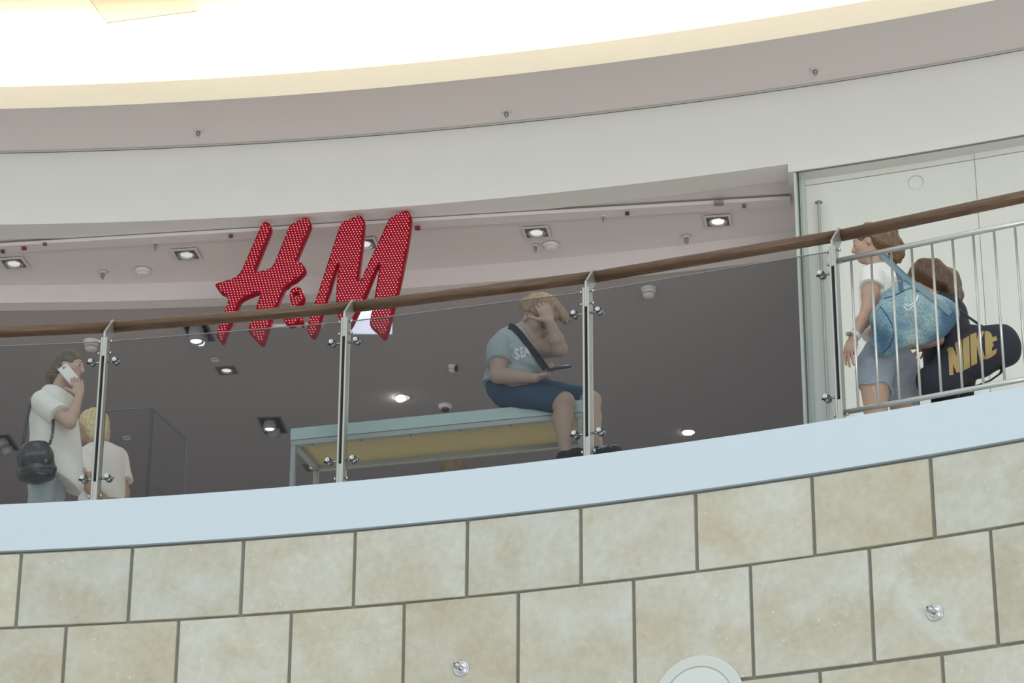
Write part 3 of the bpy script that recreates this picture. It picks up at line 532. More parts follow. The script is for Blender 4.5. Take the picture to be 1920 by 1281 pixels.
# ---------------------------------------------------------------- implicit bodies
class Fld:
    def __init__(s,h=.006): s.h=h; s.p=[]; s.cuts=[]; s.disp=None
    def cap(s,a,b,ra,rb,k=.02): s.p.append(('c',np.array(a,float),np.array(b,float),ra,rb,k,1)); return s
    def chain(s,pts,rs,k=.02):
        for i in range(len(pts)-1): s.cap(pts[i],pts[i+1],rs[i],rs[i+1],k)
    def ell(s,c,r,R=None,k=.02,sg=1): s.p.append(('e',np.array(c,float),np.array(r,float),np.array(R if R is not None else np.eye(3),float),0,k,sg)); return s
    def add(s,prims): s.p+=prims; return s
    def cut(s,n,pt,k=0): s.cuts.append((np.array(n,float),float(np.dot(n,pt)))); return s
    def build(s,name,m,parent=None,inflate=0.,orient=None):
        h=s.h; lo=np.array([1e9]*3); hi=-lo
        bb=[]
        for q in s.p:
            if q[0]=='c': l=np.minimum(q[1]-q[3],q[2]-q[4]); u=np.maximum(q[1]+q[3],q[2]+q[4])
            else: r=q[2].max(); l=q[1]-r; u=q[1]+r
            bb.append((l,u))
            if q[6]>0: lo=np.minimum(lo,l); hi=np.maximum(hi,u)
        lo=lo-inflate-3*h-.01; hi=hi+inflate+3*h+.01; n=np.ceil((hi-lo)/h).astype(int)+1
        f=np.full(n,.5,np.float32); ax=[lo[i]+h*np.arange(n[i]) for i in range(3)]
        for q,(l,u) in zip(s.p,bb):
            k=q[5]; mg=inflate+k+2*h+.004
            i0=np.maximum(((l-mg-lo)/h).astype(int),0); i1=np.minimum(((u+mg-lo)/h).astype(int)+2,n)
            if (i1<=i0).any(): continue
            X=ax[0][i0[0]:i1[0]][:,None,None]; Y=ax[1][i0[1]:i1[1]][None,:,None]; Z=ax[2][i0[2]:i1[2]][None,None,:]
            if q[0]=='c':
                a,b=q[1],q[2]; ab=b-a; L=ab@ab+1e-12
                t=np.clip(((X-a[0])*ab[0]+(Y-a[1])*ab[1]+(Z-a[2])*ab[2])/L,0,1)
                d=np.sqrt((X-a[0]-t*ab[0])**2+(Y-a[1]-t*ab[1])**2+(Z-a[2]-t*ab[2])**2)-(q[3]+(q[4]-q[3])*t)
            else:
                R=q[3]; c=q[1]; r=q[2]; x=X-c[0]; y=Y-c[1]; z=Z-c[2]
                U=[(R[0,i]*x+R[1,i]*y+R[2,i]*z)/r[i] for i in range(3)]
                k0=np.sqrt(U[0]**2+U[1]**2+U[2]**2); k1=np.sqrt((U[0]/r[0])**2+(U[1]/r[1])**2+(U[2]/r[2])**2)+1e-9
                d=k0*(k0-1)/k1
            sub=f[i0[0]:i1[0],i0[1]:i1[1],i0[2]:i1[2]]
            if q[6]>0:
                d=d-inflate; hh=np.clip(k-np.abs(sub-d),0,None)/k; r_=np.minimum(sub,d)-hh*hh*k*.25
            else:
                d=-d; hh=np.clip(k-np.abs(sub-d),0,None)/k; r_=np.maximum(sub,d)+hh*hh*k*.25
            f[i0[0]:i1[0],i0[1]:i1[1],i0[2]:i1[2]]=r_
        X,Y,Z=ax[0][:,None,None],ax[1][None,:,None],ax[2][None,None,:]
        if s.disp is not None: f=f+s.disp(X,Y,Z).astype(np.float32)
        for c in s.cuts:
            if callable(c): f=np.maximum(f,c(X,Y,Z).astype(np.float32))
            else: f=np.maximum(f,(c[0][0]*X+c[0][1]*Y+c[0][2]*Z-c[1]).astype(np.float32))
        f[0]=f[-1]=.5; f[:,0]=f[:,-1]=.5; f[:,:,0]=f[:,:,-1]=.5
        sg=f<0; a=sg[:-1,:-1,:-1]; al=a.copy(); an=a.copy()
        cs=[(i,j,k) for i in (0,1) for j in (0,1) for k in (0,1)]; N=np.array(f.shape)
        for (i,j,k) in cs:
            w=sg[i:N[0]-1+i,j:N[1]-1+j,k:N[2]-1+k]; al&=w; an|=w
        idx=np.argwhere(an&~al); vid=np.full(a.shape,-1,np.int32); vid[tuple(idx.T)]=np.arange(len(idx))
        val={c:f[idx[:,0]+c[0],idx[:,1]+c[1],idx[:,2]+c[2]] for c in cs}
        acc=np.zeros((len(idx),3)); cnt=np.zeros(len(idx))
        for c in cs:
            for x in range(3):
                if c[x]==0:
                    e=list(c); e[x]=1; e=tuple(e); v0,v1=val[c],val[e]; mk=(v0<0)!=(v1<0); t=np.where(mk,v0/(v0-v1+1e-12),0)
                    p=np.tile(np.array(c,float),(len(idx),1)); p[:,x]=t; acc+=p*mk[:,None]; cnt+=mk
        V=(idx+acc/cnt[:,None])*h+lo; F=[]
        for x in range(3):
            y,z=(x+1)%3,(x+2)%3
            s0=[slice(None)]*3; s1=[slice(None)]*3; s0[x]=slice(0,-1); s1[x]=slice(1,None)
            A_=sg[tuple(s0)]; B_=sg[tuple(s1)]; E=np.argwhere(A_!=B_); E=E[(E[:,y]>0)&(E[:,z]>0)]
            E=E[(E[:,y]<vid.shape[y])&(E[:,z]<vid.shape[z])]; up=A_[tuple(E.T)]
            o=[]
            for (dy,dz) in ((1,1),(0,1),(0,0),(1,0)):
                q=E.copy(); q[:,y]-=dy; q[:,z]-=dz; o.append(vid[tuple(q.T)])
            o=np.stack(o,1); o[~up]=o[~up][:,::-1]; F.append(o)
        F=np.concatenate(F); F=F[(F>=0).all(1)]
        me=bpy.data.meshes.new(name); me.vertices.add(len(V)); me.vertices.foreach_set('co',V.astype(np.float32).ravel())
        me.loops.add(len(F)*4); me.loops.foreach_set('vertex_index',F.astype(np.int32).ravel()); me.polygons.add(len(F))
        me.polygons.foreach_set('loop_start',np.arange(0,len(F)*4,4,dtype=np.int32)); me.polygons.foreach_set('loop_total',np.full(len(F),4,dtype=np.int32))
        me.update(); me.validate(); return link(name,me,m,parent,True)
def nrm_(v): v=np.array(v,float); return v/np.linalg.norm(v)
def arr(v): return np.array(v,float)
def basis(lat,up):
    up=nrm_(up); lat=nrm_(arr(lat)-up*np.dot(lat,up)); return np.stack([lat,np.cross(up,lat),up],1)   # columns: lateral, fore/aft, up
def head_prims(c,f,u,s=1.):
    """c head centre, f face direction, u crown direction"""
    f=nrm_(f); u=nrm_(arr(u)-f*np.dot(u,f)); l=np.cross(f,u); R=np.stack([l,f,u],1); P=Fld()
    w=lambda a,b,d: arr(c)+s*(l*a+f*b+u*d)
    P.ell(w(0,-.012,.028),s*arr((.074,.092,.082)),R,.02)
    P.ell(w(0,.028,-.035),s*arr((.056,.058,.070)),R,.03)
    P.ell(w(0,.052,-.082),s*arr((.030,.030,.026)),R,.03)
    P.cap(w(-.028,.076,.022),w(.028,.076,.022),s*.013,s*.013,.014)
    P.cap(w(0,.086,.008),w(0,.100,-.022),s*.008,s*.011,.010)
    P.ell(w(0,.096,-.028),s*arr((.015,.013,.010)),R,.008)
    P.ell(w(0,.080,-.050),s*arr((.024,.012,.007)),R,.006); P.ell(w(0,.077,-.062),s*arr((.020,.012,.008)),R,.006)
    for q in (-1,1):
        P.ell(w(q*.038,.055,-.020),s*arr((.022,.022,.022)),R,.02)
        P.ell(w(q*.030,.091,.004),s*arr((.015,.010,.009)),R,.008,-1)
        P.ell(w(q*.072,-.004,-.010),s*arr((.008,.015,.026)),R,.008)
        P.ell(w(q*.083,.002,-.004),s*arr((.008,.009,.016)),R,.006,-1)
    return P.p,w,R
def hand_prims(wr,d,n,side,curl=(.3,.4,.3),thumb=.6,s=1.,spread=.06,tcurl=.3,fingers=None):
    """wr wrist; d direction to knuckles; n palm normal; side=+1/-1 thumb side along cross(d,n)"""
    d=nrm_(d); n=nrm_(arr(n)-d*np.dot(n,d)); x=np.cross(d,n)*side; P=Fld(); wr=arr(wr); R=np.stack([x,d,n],1)
    P.ell(wr+d*.045*s,s*arr((.038,.048,.017)),R,.014); P.ell(wr+d*.070*s-n*.002,s*arr((.040,.026,.014)),R,.012)
    P.ell(wr+d*.030*s+x*.020*s+n*.008*s,s*arr((.018,.028,.014)),R,.012)
    for i,(o,L) in enumerate(((.030,.92),(.010,1.),(-.010,.95),(-.029,.76))):
        cu=fingers[i] if fingers else curl; p=wr+s*(d*(.084-.006*abs(i-1.2))+x*o); ang=0; dd0=nrm_(d+x*spread*(1.5-i)); r=.0092 if i<3 else .008
        for j,(ln,c_) in enumerate(zip((.042,.027,.021),cu)):
            ang+=c_; dd=dd0*math.cos(ang)+n*math.sin(ang); q=p+dd*ln*L*s; P.cap(p,q,s*(r-.0008*j),s*(r-.0008*(j+1)),.004); p=q
    p=wr+s*(d*.020+x*.026); dd=nrm_(d*.75+x*thumb+n*.35); q=p+dd*.040*s; P.cap(p,q,s*.013,s*.0105,.008); dd=nrm_(dd+d*.3*0+n*tcurl-x*.25*thumb)
    q2=q+dd*.030*s; P.cap(q,q2,s*.0105,s*.0095,.004); q3=q2+nrm_(dd+n*tcurl*.5)*.022*s; P.cap(q2,q3,s*.0095,s*.0075,.004)
    return P.p
def foot_prims(ank,d,s=1.):
    d=nrm_((d[0],d[1],0)); ank=arr(ank); P=Fld(); z=ank*1.; z[2]=ank[2]-.055*s
    R=np.stack([np.cross(d,(0,0,1)),d,(0,0,1)],1)
    P.ell(z+d*.055*s+arr((0,0,-.005)),s*arr((.038,.115,.034)),R,.02); P.ell(z-d*.03*s,s*arr((.033,.042,.038)),R,.02); P.ell(z+d*.12*s+arr((0,0,-.012*s)),s*arr((.044,.055,.022)),R,.02)
    return P.p
def skinmat(n,c): return mat(n,c,.55,noise=.06,nscale=30)
def hairmat(name,dark,light,scale=(60,60,5),rough=.45):
    m=mat(name,dark,rough); nt=m.node_tree; b=nt.nodes['Principled BSDF']; tc=nt.nodes.new('ShaderNodeTexCoord'); mp=nt.nodes.new('ShaderNodeMapping'); mp.inputs['Scale'].default_value=scale
    n=nt.nodes.new('ShaderNodeTexNoise'); n.inputs['Scale'].default_value=1.6; n.inputs['Detail'].default_value=3; n.inputs['Distortion'].default_value=.15
    r=nt.nodes.new('ShaderNodeValToRGB'); r.color_ramp.elements[0].position=.28; r.color_ramp.elements[1].position=.74; r.color_ramp.elements[0].color=(*dark,1); r.color_ramp.elements[1].color=(*light,1)
    bp=nt.nodes.new('ShaderNodeBump'); bp.inputs['Strength'].default_value=.4; bp.inputs['Distance'].default_value=.005
    nt.links.new(tc.outputs['Object'],mp.inputs[0]); nt.links.new(mp.outputs[0],n.inputs['Vector']); nt.links.new(n.outputs['Fac'],r.inputs[0]); nt.links.new(r.outputs[0],b.inputs['Base Color']); nt.links.new(n.outputs['Fac'],bp.inputs['Height']); nt.links.new(bp.outputs[0],b.inputs['Normal']); return m
def cloth(name,c,noise=.04,bump=.25,bscale=14,rough=.85): return mat(name,c,rough,noise=noise,nscale=40,bump=bump,bscale=bscale)
def wrinkle(a=.004,s=1.,ph=0.):
    return lambda X,Y,Z: a*(np.sin(31*s*(X+.5*Z)+ph+2*np.sin(9*Y))*np.sin(23*s*(Z-.4*X+.3*Y)+1.3*ph)+.6*np.sin(47*s*(Z+.6*X-.5*Y)+ph))
def J(px,py,y): return arr(Uy(px,py,y))
EYEW=mat('eye_white',(.50,.46,.43),.35); IRIS=mat('iris',(.05,.035,.03),.2)
def eyes(w,body,s=1.):
    for q in (-1,1):
        bm=B(); c=w(q*.030,.0740,.002); bmesh.ops.create_icosphere(bm,subdivisions=2,radius=.0108*s,matrix=Matrix.Translation(c)); e=obj('eye',bm,EYEW,body,True)
        bm=B(); c=w(q*.030,.0742,.002); f=Vector(w(0,1,0))-Vector(w(0,0,0)); lathe(bm,Vector(c)+f.normalized()*.0088*s,f,[(.0068*s,0),(.005*s,.0022*s),(0,.003*s)],12); obj('iris',bm,IRIS,e,True)
    bm=B()
def brows(w,body,m):
    for q in (-1,1):
        bm=B(); tube(bm,[w(q*.014,.087,.022),w(q*.030,.086,.027),w(q*.044,.074,.022)],[.002,.003,.0015],6); obj('eyebrow',bm,m,body,True)
def lips(w,body,s=1.):
    P=Fld(.003); f=nrm_(w(0,1,0)-w(0,0,0)); u=nrm_(w(0,0,1)-w(0,0,0)); l=np.cross(f,u); R=np.stack([l,f,u],1)
    P.ell(w(0,.084,-.050),s*arr((.021,.010,.0055)),R,.003); P.ell(w(0,.082,-.0605),s*arr((.017,.0095,.006)),R,.003); P.build('lips',mat('lip',(.38,.22,.17),.5),body)
LIM=dict(sh=.052,ua=.045,el=.037,fa=.036,wr=.024,th=.085,kn=.052,ca=.055,an=.034)
def body_prims(j,sc=1.,lim=None,torso=1.):
    """j: joints dict of world points. returns dict of primitive lists"""
    L=dict(LIM); L.update(lim or {}); L={k:v*sc for k,v in L.items()}; D={}
    lat=arr(j['shR'])-arr(j['shL']); up=arr(j['neck'])-arr(j['pel']); Rt=basis(lat,up); T=Fld(); pe,wa,ch,nk=[arr(j[k]) for k in('pel','waist','chest','neck')]
    hl=arr(j['hipR'])-arr(j['hipL']); Rp=basis(hl,wa-pe+arr((0,0,.02)))
    t=sc*torso
    T.ell(pe,t*arr((.155,.115,.105)),Rp,.05); T.ell(wa,t*arr((.125,.092,.13)),Rt,.06); T.ell(ch,t*arr((.145,.108,.15)),Rt,.06)
    shc=(arr(j['shR'])+arr(j['shL']))/2
    for s_ in ('R','L'): T.cap(shc*.55+nk*.45,j['sh'+s_],.055*t,L['sh'],.05)
    D['torso']=T.p; N=Fld(); N.cap(nk-nrm_(up)*.03,arr(j['head'])-arr(j.get('hoff',(0,0,0)))*0,.050*sc,.046*sc,.03); D['neck']=N.p
    for s_ in 'RL':
        A=Fld(); sh,el,wr=arr(j['sh'+s_]),arr(j['el'+s_]),arr(j['wr'+s_])
        A.cap(sh,sh*.5+el*.5,L['sh'],L['ua'],.03); A.cap(sh*.5+el*.5,el,L['ua'],L['el'],.03); D['ua'+s_]=A.p
        A=Fld(); A.cap(el,el*.65+wr*.35,L['el'],L['fa'],.02); A.cap(el*.65+wr*.35,wr,L['fa'],L['wr'],.02); D['fa'+s_]=A.p
        A=Fld(); hp,kn,an=arr(j['hip'+s_]),arr(j['kn'+s_]),arr(j['an'+s_]); A.cap(hp,kn,L['th'],L['kn'],.04); D['th'+s_]=A.p
        A=Fld(); bk=arr(j.get('calf'+s_,(0,0,0))); m_=kn*.65+an*.35+bk; A.cap(kn,m_,L['kn'],L['ca'],.03); A.cap(m_,an,L['ca'],L['an'],.03); D['sk'+s_]=A.p
    return D
def proj_on(objs,pts,y0,off=.003):
    """drop flat outline points (pixel places) along the view of a printer's press (world +y) on to cloth"""
    from mathutils.bvhtree import BVHTree
    dg=None; trees=[]
    for o in objs:
        me=o.data; trees.append(BVHTree.FromPolygons([v.co for v in me.vertices],[p.vertices for p in me.polygons]))
    out=[]
    for p in pts:
        best=None; d=(Vector(p)-CAMP).normalized()
        for t in trees:
            h=t.ray_cast(CAMP,d)
            if h[0] is not None and (best is None or h[3]<best[3]): best=h
        out.append(best[0]-d*off if best else None)
    return out
def decal(name,polys,objs,y,m,parent,off=.003,step=.012,thick=.0015):
    """polys: list of pixel outlines; printed on the cloth as a thin raised film"""
    bm=B()
    for P_ in polys:
        pts=[Uy(px,py,y) for px,py in P_]; b2=B(); f=b2.faces.new([b2.verts.new(p) for p in pts]); bmesh.ops.triangulate(b2,faces=[f])
        for _ in range(5):
            es=[e for e in b2.edges if e.calc_length()>step]
            if not es: break
            bmesh.ops.subdivide_edges(b2,edges=es,cuts=1); bmesh.ops.triangulate(b2,faces=b2.faces[:])
        vs=b2.verts[:]; q=proj_on(objs,[v.co for v in vs],y-1.2,off); mp={}
        for v,c in zip(vs,q):
            if c is not None: mp[v]=bm.verts.new(c)
        for f in b2.faces:
            if all(v in mp for v in f.verts): bm.faces.new([mp[v] for v in f.verts])
        b2.free()
    return obj(name,bm,m,parent)

# ================================================================ boy on the bench
YB=14.16
def pB(px,py,dy=0): return J(px,py,YB+dy)
HC=pB(1009,600,-.01)                    # head centre
hf=nrm_((.55,-.55,-.63)); hu=nrm_((.46,-.43,.775))
jb=dict(pel=pB(950,724,.04),waist=pB(953,702,.03),chest=pB(966,658,.0),neck=pB(970,617,.0),head=HC*.6+pB(985,608,0)*.4,
  shR=pB(937,652,-.10),shL=pB(984,657,.15),elR=pB(933,704,-.17),wrR=pB(1002,709,-.20),elL=pB(1049,655,-.10),wrL=pB(1031,603,-.19),
  hipR=pB(950,736,-.05),hipL=pB(968,726,.14),knR=pB(1058,754,-.19),knL=pB(1108,752,-.06),anR=pB(1061,846,-.235),anL=pB(1119,838,-.22),calfR=(-.010,.012,.0),calfL=(-.012,.01,0))
for k in ('anR','anL'): print('boy',k,jb[k].round(3))
D=body_prims(jb,.86,dict(sh=.056,ua=.056,el=.047,fa=.046,wr=.030,th=.086,kn=.058,ca=.062,an=.038),torso=1.05)
HS=1.16; hp_,hw,hR=head_prims(HC,hf,hu,HS)
boy=empty('person',(jb['pel'][0],jb['pel'][1],.45),'boy in grey-blue T-shirt and denim shorts bowed over a phone on the glass bench','person')
SKB=skinmat('skin_boy',(.50,.35,.27))
F_=Fld(.0055); F_.add(D['torso']); F_.add(D['neck']); F_.add(hp_)
for s_ in 'RL': F_.add(D['ua'+s_]+D['fa'+s_]+D['th'+s_]+D['sk'+s_])
fd=lambda k:(jb[k][0]+.08,jb[k][1]-.05,0)
hands=hand_prims(jb['wrR'],pB(1026,704,-.20)-jb['wrR'],(.25,0,.95),-1,curl=(.55,.7,.5),thumb=.55,s=.9)
hands+=hand_prims(jb['wrL'],pB(1016,570,-.205)-jb['wrL'],(.15,.9,-.15),1,curl=(.6,1.0,.4),thumb=1.0,s=1.0,tcurl=.0)
F_.add(hands)
dR=(.55,-.8,0); dL=(.75,-.55,0)
F_.add(foot_prims(jb['anR'],dR,.80)+foot_prims(jb['anL'],dL,.80))
body=F_.build('body',SKB,boy)
eyes(hw,body,HS); lips(hw,body,HS)
# hair
HB=hairmat('hair_boy',(.22,.145,.085),(.50,.36,.22),(70,70,14))
F_=Fld(.005); f=hR[:,1]; u=hR[:,2]; l=hR[:,0]
F_.ell(hw(0,-.016,.042),HS*arr((.083,.099,.088)),hR,.02); F_.ell(hw(0,.03,.085),HS*arr((.07,.065,.040)),hR,.03)
for i in range(26):
    a=-1.2+2.4*i/25; F_.cap(hw(.075*math.sin(a),.03+.03*math.cos(a),.09),hw(.085*math.sin(a)*(1+.1*(i%3)),.085+.03*math.cos(a)+.006*(i%4),.045+.012*(i%3)),.016,.006,.012)
for i in range(12):
    a=i/11; F_.cap(hw(.06-.12*a,-.05,.085),hw(.07-.14*a,-.092,.03-.02*(i%2)),.016,.008,.014)
for q in (-1,1):
    F_.ell(hw(q*.088,.022,-.02),HS*arr((.04,.034,.045)),hR,.01,-1)
F_.ell(hw(0,.105,-.02),HS*arr((.09,.055,.062)),hR,.012,-1); F_.ell(hw(0,-.02,-.11),arr((.09,.12,.055)),hR,.012,-1)
F_.disp=wrinkle(.0025,2.4); F_.build('hair',HB,boy)
brows(hw,body,HB)
# spectacles
DKF=mat('spectacle_frame',(.02,.02,.02),.3)
g=empty('spectacles',hw(0,.09,0),'dark round-rimmed spectacles on the face of the seated boy','spectacles')
for q in (-1,1):
    bm=B(); tube(bm,[hw(q*.031+.020*math.cos(t),.101-.004*abs(math.cos(t)),.002+.017*math.sin(t)) for t in np.linspace(0,2*PI,17)],.0021,6); r_=obj('rim',bm,DKF,g,True)
    bm=B(); lathe(bm,hw(q*.031,.100,.002),hR[:,1],[(.0185,-.0006),(.0185,.0006),(0,.0006)],16); obj('lens',bm,glassmat('lens_glass',(.75,.76,.78)),r_)
    bm=B(); tube(bm,[hw(q*.051,.098,.006),hw(q*.077,.05,.006),hw(q*.080,-.005,.0)],.002,6); obj('temple',bm,DKF,g,True)
bm=B(); tube(bm,[hw(-.011,.101,.004),hw(0,.105,.008),hw(.011,.101,.004)],.002,6); obj('bridge',bm,DKF,g,True)
# shirt
def shirt(name,parts,m,parent,infl,cuts,h=.007,disp=None,k=None):
    F=Fld(h)
    for p in parts: F.add(p)
    F.disp=disp
    for c in cuts: F.cut(*c) if not callable(c) else F.cuts.append(c)
    return F.build(name,m,parent,infl)
def partial(D,key,t):  # first part of a limb
    q=D[key]; a=q[0][1]; b=q[-1][2]; return [('c',a,a+(b-a)*t,q[0][3],q[0][3]+(q[-1][4]-q[0][3])*t,.03,1)]
TS=cloth('tshirt_grey_blue',(.37,.435,.43),bump=.35,bscale=10)
upb=nrm_(jb['neck']-jb['pel'])
def sleeve(F,sh,el,t,r0,r1): F.cap(sh,arr(sh)+(arr(el)-arr(sh))*t,r0,r1,.04)
F_=Fld(.0055); F_.add(D['torso'][:]); F_.ell(pB(945,722,.02),(.090,.13,.06),None,.05); F_.ell(pB(968,693,-.02),(.12,.12,.10),None,.06); F_.ell(pB(998,672,-.0),(.075,.11,.08),None,.05)
wk=wrinkle(.006,.8); F_.disp=lambda X,Y,Z: wk(X,Y,Z)+.0035*np.sin(105*(Z+.22*X))*(1/(1+np.exp((Z-.80)*60))); F_.cut(-upb,jb['pel']-upb*.015)
nd=nrm_(jb['head']-jb['neck']); F_.cut(nd,jb['neck']+nd*.022); F_.build('tshirt',TS,boy,.011); tsh=COL.objects[boy.children[-1].name]
F_=Fld(.0055)
sleeve(F_,jb['shR'],jb['elR'],.50,.068,.068); d_=nrm_(jb['elR']-jb['shR']); F_.cut(d_,jb['shR']+(jb['elR']-jb['shR'])*.60); F_.disp=wrinkle(.003,1.,1.); slv=F_.build('sleeve',TS,boy,.004)
F_=Fld(.0055)
sleeve(F_,jb['shL'],jb['elL'],.35,.058,.056); d_=nrm_(jb['elL']-jb['shL']); F_.cut(d_,jb['shL']+(jb['elL']-jb['shL'])*.40); F_.disp=wrinkle(.003,1.,1.); F_.build('sleeve',TS,boy,.004)
# shorts
DN=cloth('denim_dark_blue',(.035,.075,.13),noise=.2,bump=.3,bscale=30)
F_=Fld(.006); F_.add([D['torso'][0]]+D['thR']+D['thL']); F_.disp=wrinkle(.003,1.,2.)
cutR=nrm_(jb['knR']-jb['hipR']); cutL=nrm_(jb['knL']-jb['hipL'])
kR=jb['hipR']+(jb['knR']-jb['hipR'])*.93
F_.cut(nrm_(cutR+arr((0,0,-.55))),kR); F_.cut(upb,jb['pel']+upb*.085); F_.build('shorts',DN,boy,.011)
F_=Fld(.006); F_.add(D['thL']); kL=jb['hipL']+(jb['knL']-jb['hipL'])*.92; F_.cut(cutL,kL); F_.disp=wrinkle(.003,1.,3.); F_.build('shorts_leg',DN,boy,.012)
# letters on the shirt front
def strokes(segs,w,T):
    out=[]
    for a,b in segs:
        a=arr(a);b=arr(b); d=b-a; d=d/np.linalg.norm(d); n=arr((-d[1],d[0]))*w/2; a=a-d*w*.4;b=b+d*w*.4
        out.append([T(*(a+n)),T(*(b+n)),T(*(b-n)),T(*(a-n))])
    return out
LT={'S':[((.9,.85),(.5,1.)),((.5,1.),(.1,.8)),((.1,.8),(.9,.25)),((.9,.25),(.5,0)),((.5,0),(.05,.15))],'E':[((.15,0),(.15,1)),((.15,1),(.9,1)),((.15,.5),(.75,.5)),((.15,0),(.9,0))],
 'A':[((0,0),(.5,1)),((.5,1),(1,0)),((.22,.35),(.78,.35))],'O':[((.1,.15),(.1,.85)),((.1,.85),(.5,1)),((.5,1),(.9,.85)),((.9,.85),(.9,.15)),((.9,.15),(.5,0)),((.5,0),(.1,.15))],'L':[((.15,0),(.15,1)),((.15,0),(.9,0))]}
PRINT=mat('shirt_print',(.66,.70,.68),.7); polys=[]
for ch,x0,y0,w,h_,sh in (('S',966.5,674,8,18,-.35),('E',976.5,669,6.5,15,-.35),('A',984,667,9,15,-.3),('O',1003.5,658.5,5.5,17,-.18),('L',1011,656,4,14,-.15)):
    T=lambda u,v,x0=x0,y0=y0,w=w,h_=h_,sh=sh:(x0+u*w+v*h_*sh*.4,y0-v*h_-u*w*.25)
    polys+=strokes(LT[ch],.30 if w>5 else .4,T)
decal('print',polys,[tsh],YB,PRINT,tsh,off=.004,step=.01)
# bag strap across the chest
def strap(name,pxs,objs,y,w,m,parent,off=.006,th=.004,top=None):
    """flat strap laid over cloth along pixel-traced centre line"""
    c=[]
    P_=[arr(Uy(px,py,y)) for px,py in pxs]; pts=[]
    for a,b in zip(P_,P_[1:]):
        for t in np.linspace(0,1,7)[:-1]: pts.append(a+(b-a)*t)
    pts.append(P_[-1]); n=len(pts); L=[];Rr=[]
    for i,p in enumerate(pts):
        d=nrm_(pts[min(i+1,n-1)]-pts[max(i-1,0)]); s_=arr((d[2],0,-d[0]))*w/2; L.append(p+s_); Rr.append(p-s_)
    rows=[]
    for t in np.linspace(0,1,5):
        q=[l*(1-t)+r*t for l,r in zip(L,Rr)]; pr=proj_on(objs,q,y-1.2,off); last=next((x for x in pr if x is not None),Vector(q[0])); row=[]
        for x,qq in zip(pr,q):
            if x is None: v=Vector(qq)-CAMP; x=CAMP+v*(last.y/v.y)
            last=x; row.append(x)
        rows.append(row)
    ym=[min(r[i].y for r in rows) for i in range(n)]
    for k in range(2): ym=[(ym[max(i-1,0)]+ym[i]+ym[min(i+1,n-1)])/3 for i in range(n)]
    for r in rows:
        for i in range(n): v=r[i]-CAMP; r[i]=CAMP+v*(min(r[i].y,ym[i]+.008)/v.y)
    bm=B(); A_=loft(bm,rows); B2=loft(bm,[[p+Vector((0,th,0)) for p in r] for r in rows])
    for i in range(n-1): bm.faces.new((A_[0][i],B2[0][i],B2[0][i+1],A_[0][i+1])); bm.faces.new((A_[-1][i+1],B2[-1][i+1],B2[-1][i],A_[-1][i]))
    return obj(name,bm,m,parent)
st=strap('shoulder_strap',[(954,611),(963,614),(975,626),(990,645),(1004,664),(1016,681),(1024,693)],[tsh],YB,.036,mat('strap_black',(.012,.014,.017),.75),boy)
# phone
PH=mat('phone_dark_blue',(.02,.035,.10),.3)
c=pB(1046,690,-.225); bm=B(); R3=Matrix(((.93,.10,-.05),(.0,.8,.55),(.05,-.55,.8))).transposed(); R3=frame((.05,-.45,.9),(.2,1,.5))
box(bm,c,(.075,.135,.011),frame((-.12,-.50,.85),(1,.1,.2)) ,bev=.004)
ph=obj('smartphone',bm,PH); tag(ph,'dark blue smartphone held in the lap of the seated boy','phone')
bm=B(); box(bm,Vector(c)+frame((-.12,-.50,.85),(1,.1,.2))@Vector((0,0,.0065)),(.066,.122,.001),frame((-.12,-.50,.85),(1,.1,.2))); obj('screen',bm,mat('phone_screen',(.01,.01,.012),.1),ph)
# shoes
SHO=mat('shoe_black',(.02,.02,.02),.6); STR=mat('shoe_white',(.7,.7,.68),.6)
for k,d_,nm in (('anR',dR,'black trainer on the nearer foot of the seated boy'),('anL',dL,'black trainer with white stripes on the farther foot of the boy')):
    t=empty('trainer',(jb[k][0],jb[k][1],0)); t.parent=boy; t.matrix_parent_inverse=boy.matrix_basis.inverted(); t['label']=nm; F=Fld(.005); F.add(foot_prims(jb[k],d_,.80)); F.cap(jb[k],jb[k]+arr((0,0,.012)),.036,.038,.02); a=jb[k]; F.cut((0,0,1),a-arr((0,0,.014))); o=F.build('upper',SHO,t,.009)
    d=nrm_((*d_[:2],0)); bm=B(); z0=a[2]-.055*.8-.034; fl=a*1.; fl[2]=max(.011,z0-.006); latheR=None
    F=Fld(.005); R=np.stack([np.cross(d,(0,0,1)),d,(0,0,1)],1); F.ell(fl+d*.045,(.042,.135,.03),R); F.cut((0,0,1),fl+arr((0,0,.012))); F.cut((0,0,-1),fl-arr((0,0,.010))); F.build('sole',STR if k=='anL' else SHO,t)
    if k=='anL':
        for i in range(5):
            q=a+d*(.030+.024*i)+arr((0,0,-.024-.0035*i)); lx=np.cross(d,(0,0,1)); bm=B()
            pts=[q+lx*x+arr((0,0,.016*(1-(x/.035)**2)))-d*.012*abs(x)/.03 for x in np.linspace(-.040,.040,9)]
            w_=[]; tube(bm,pts,.0042,6); obj('stripe',bm,STR,t,True)
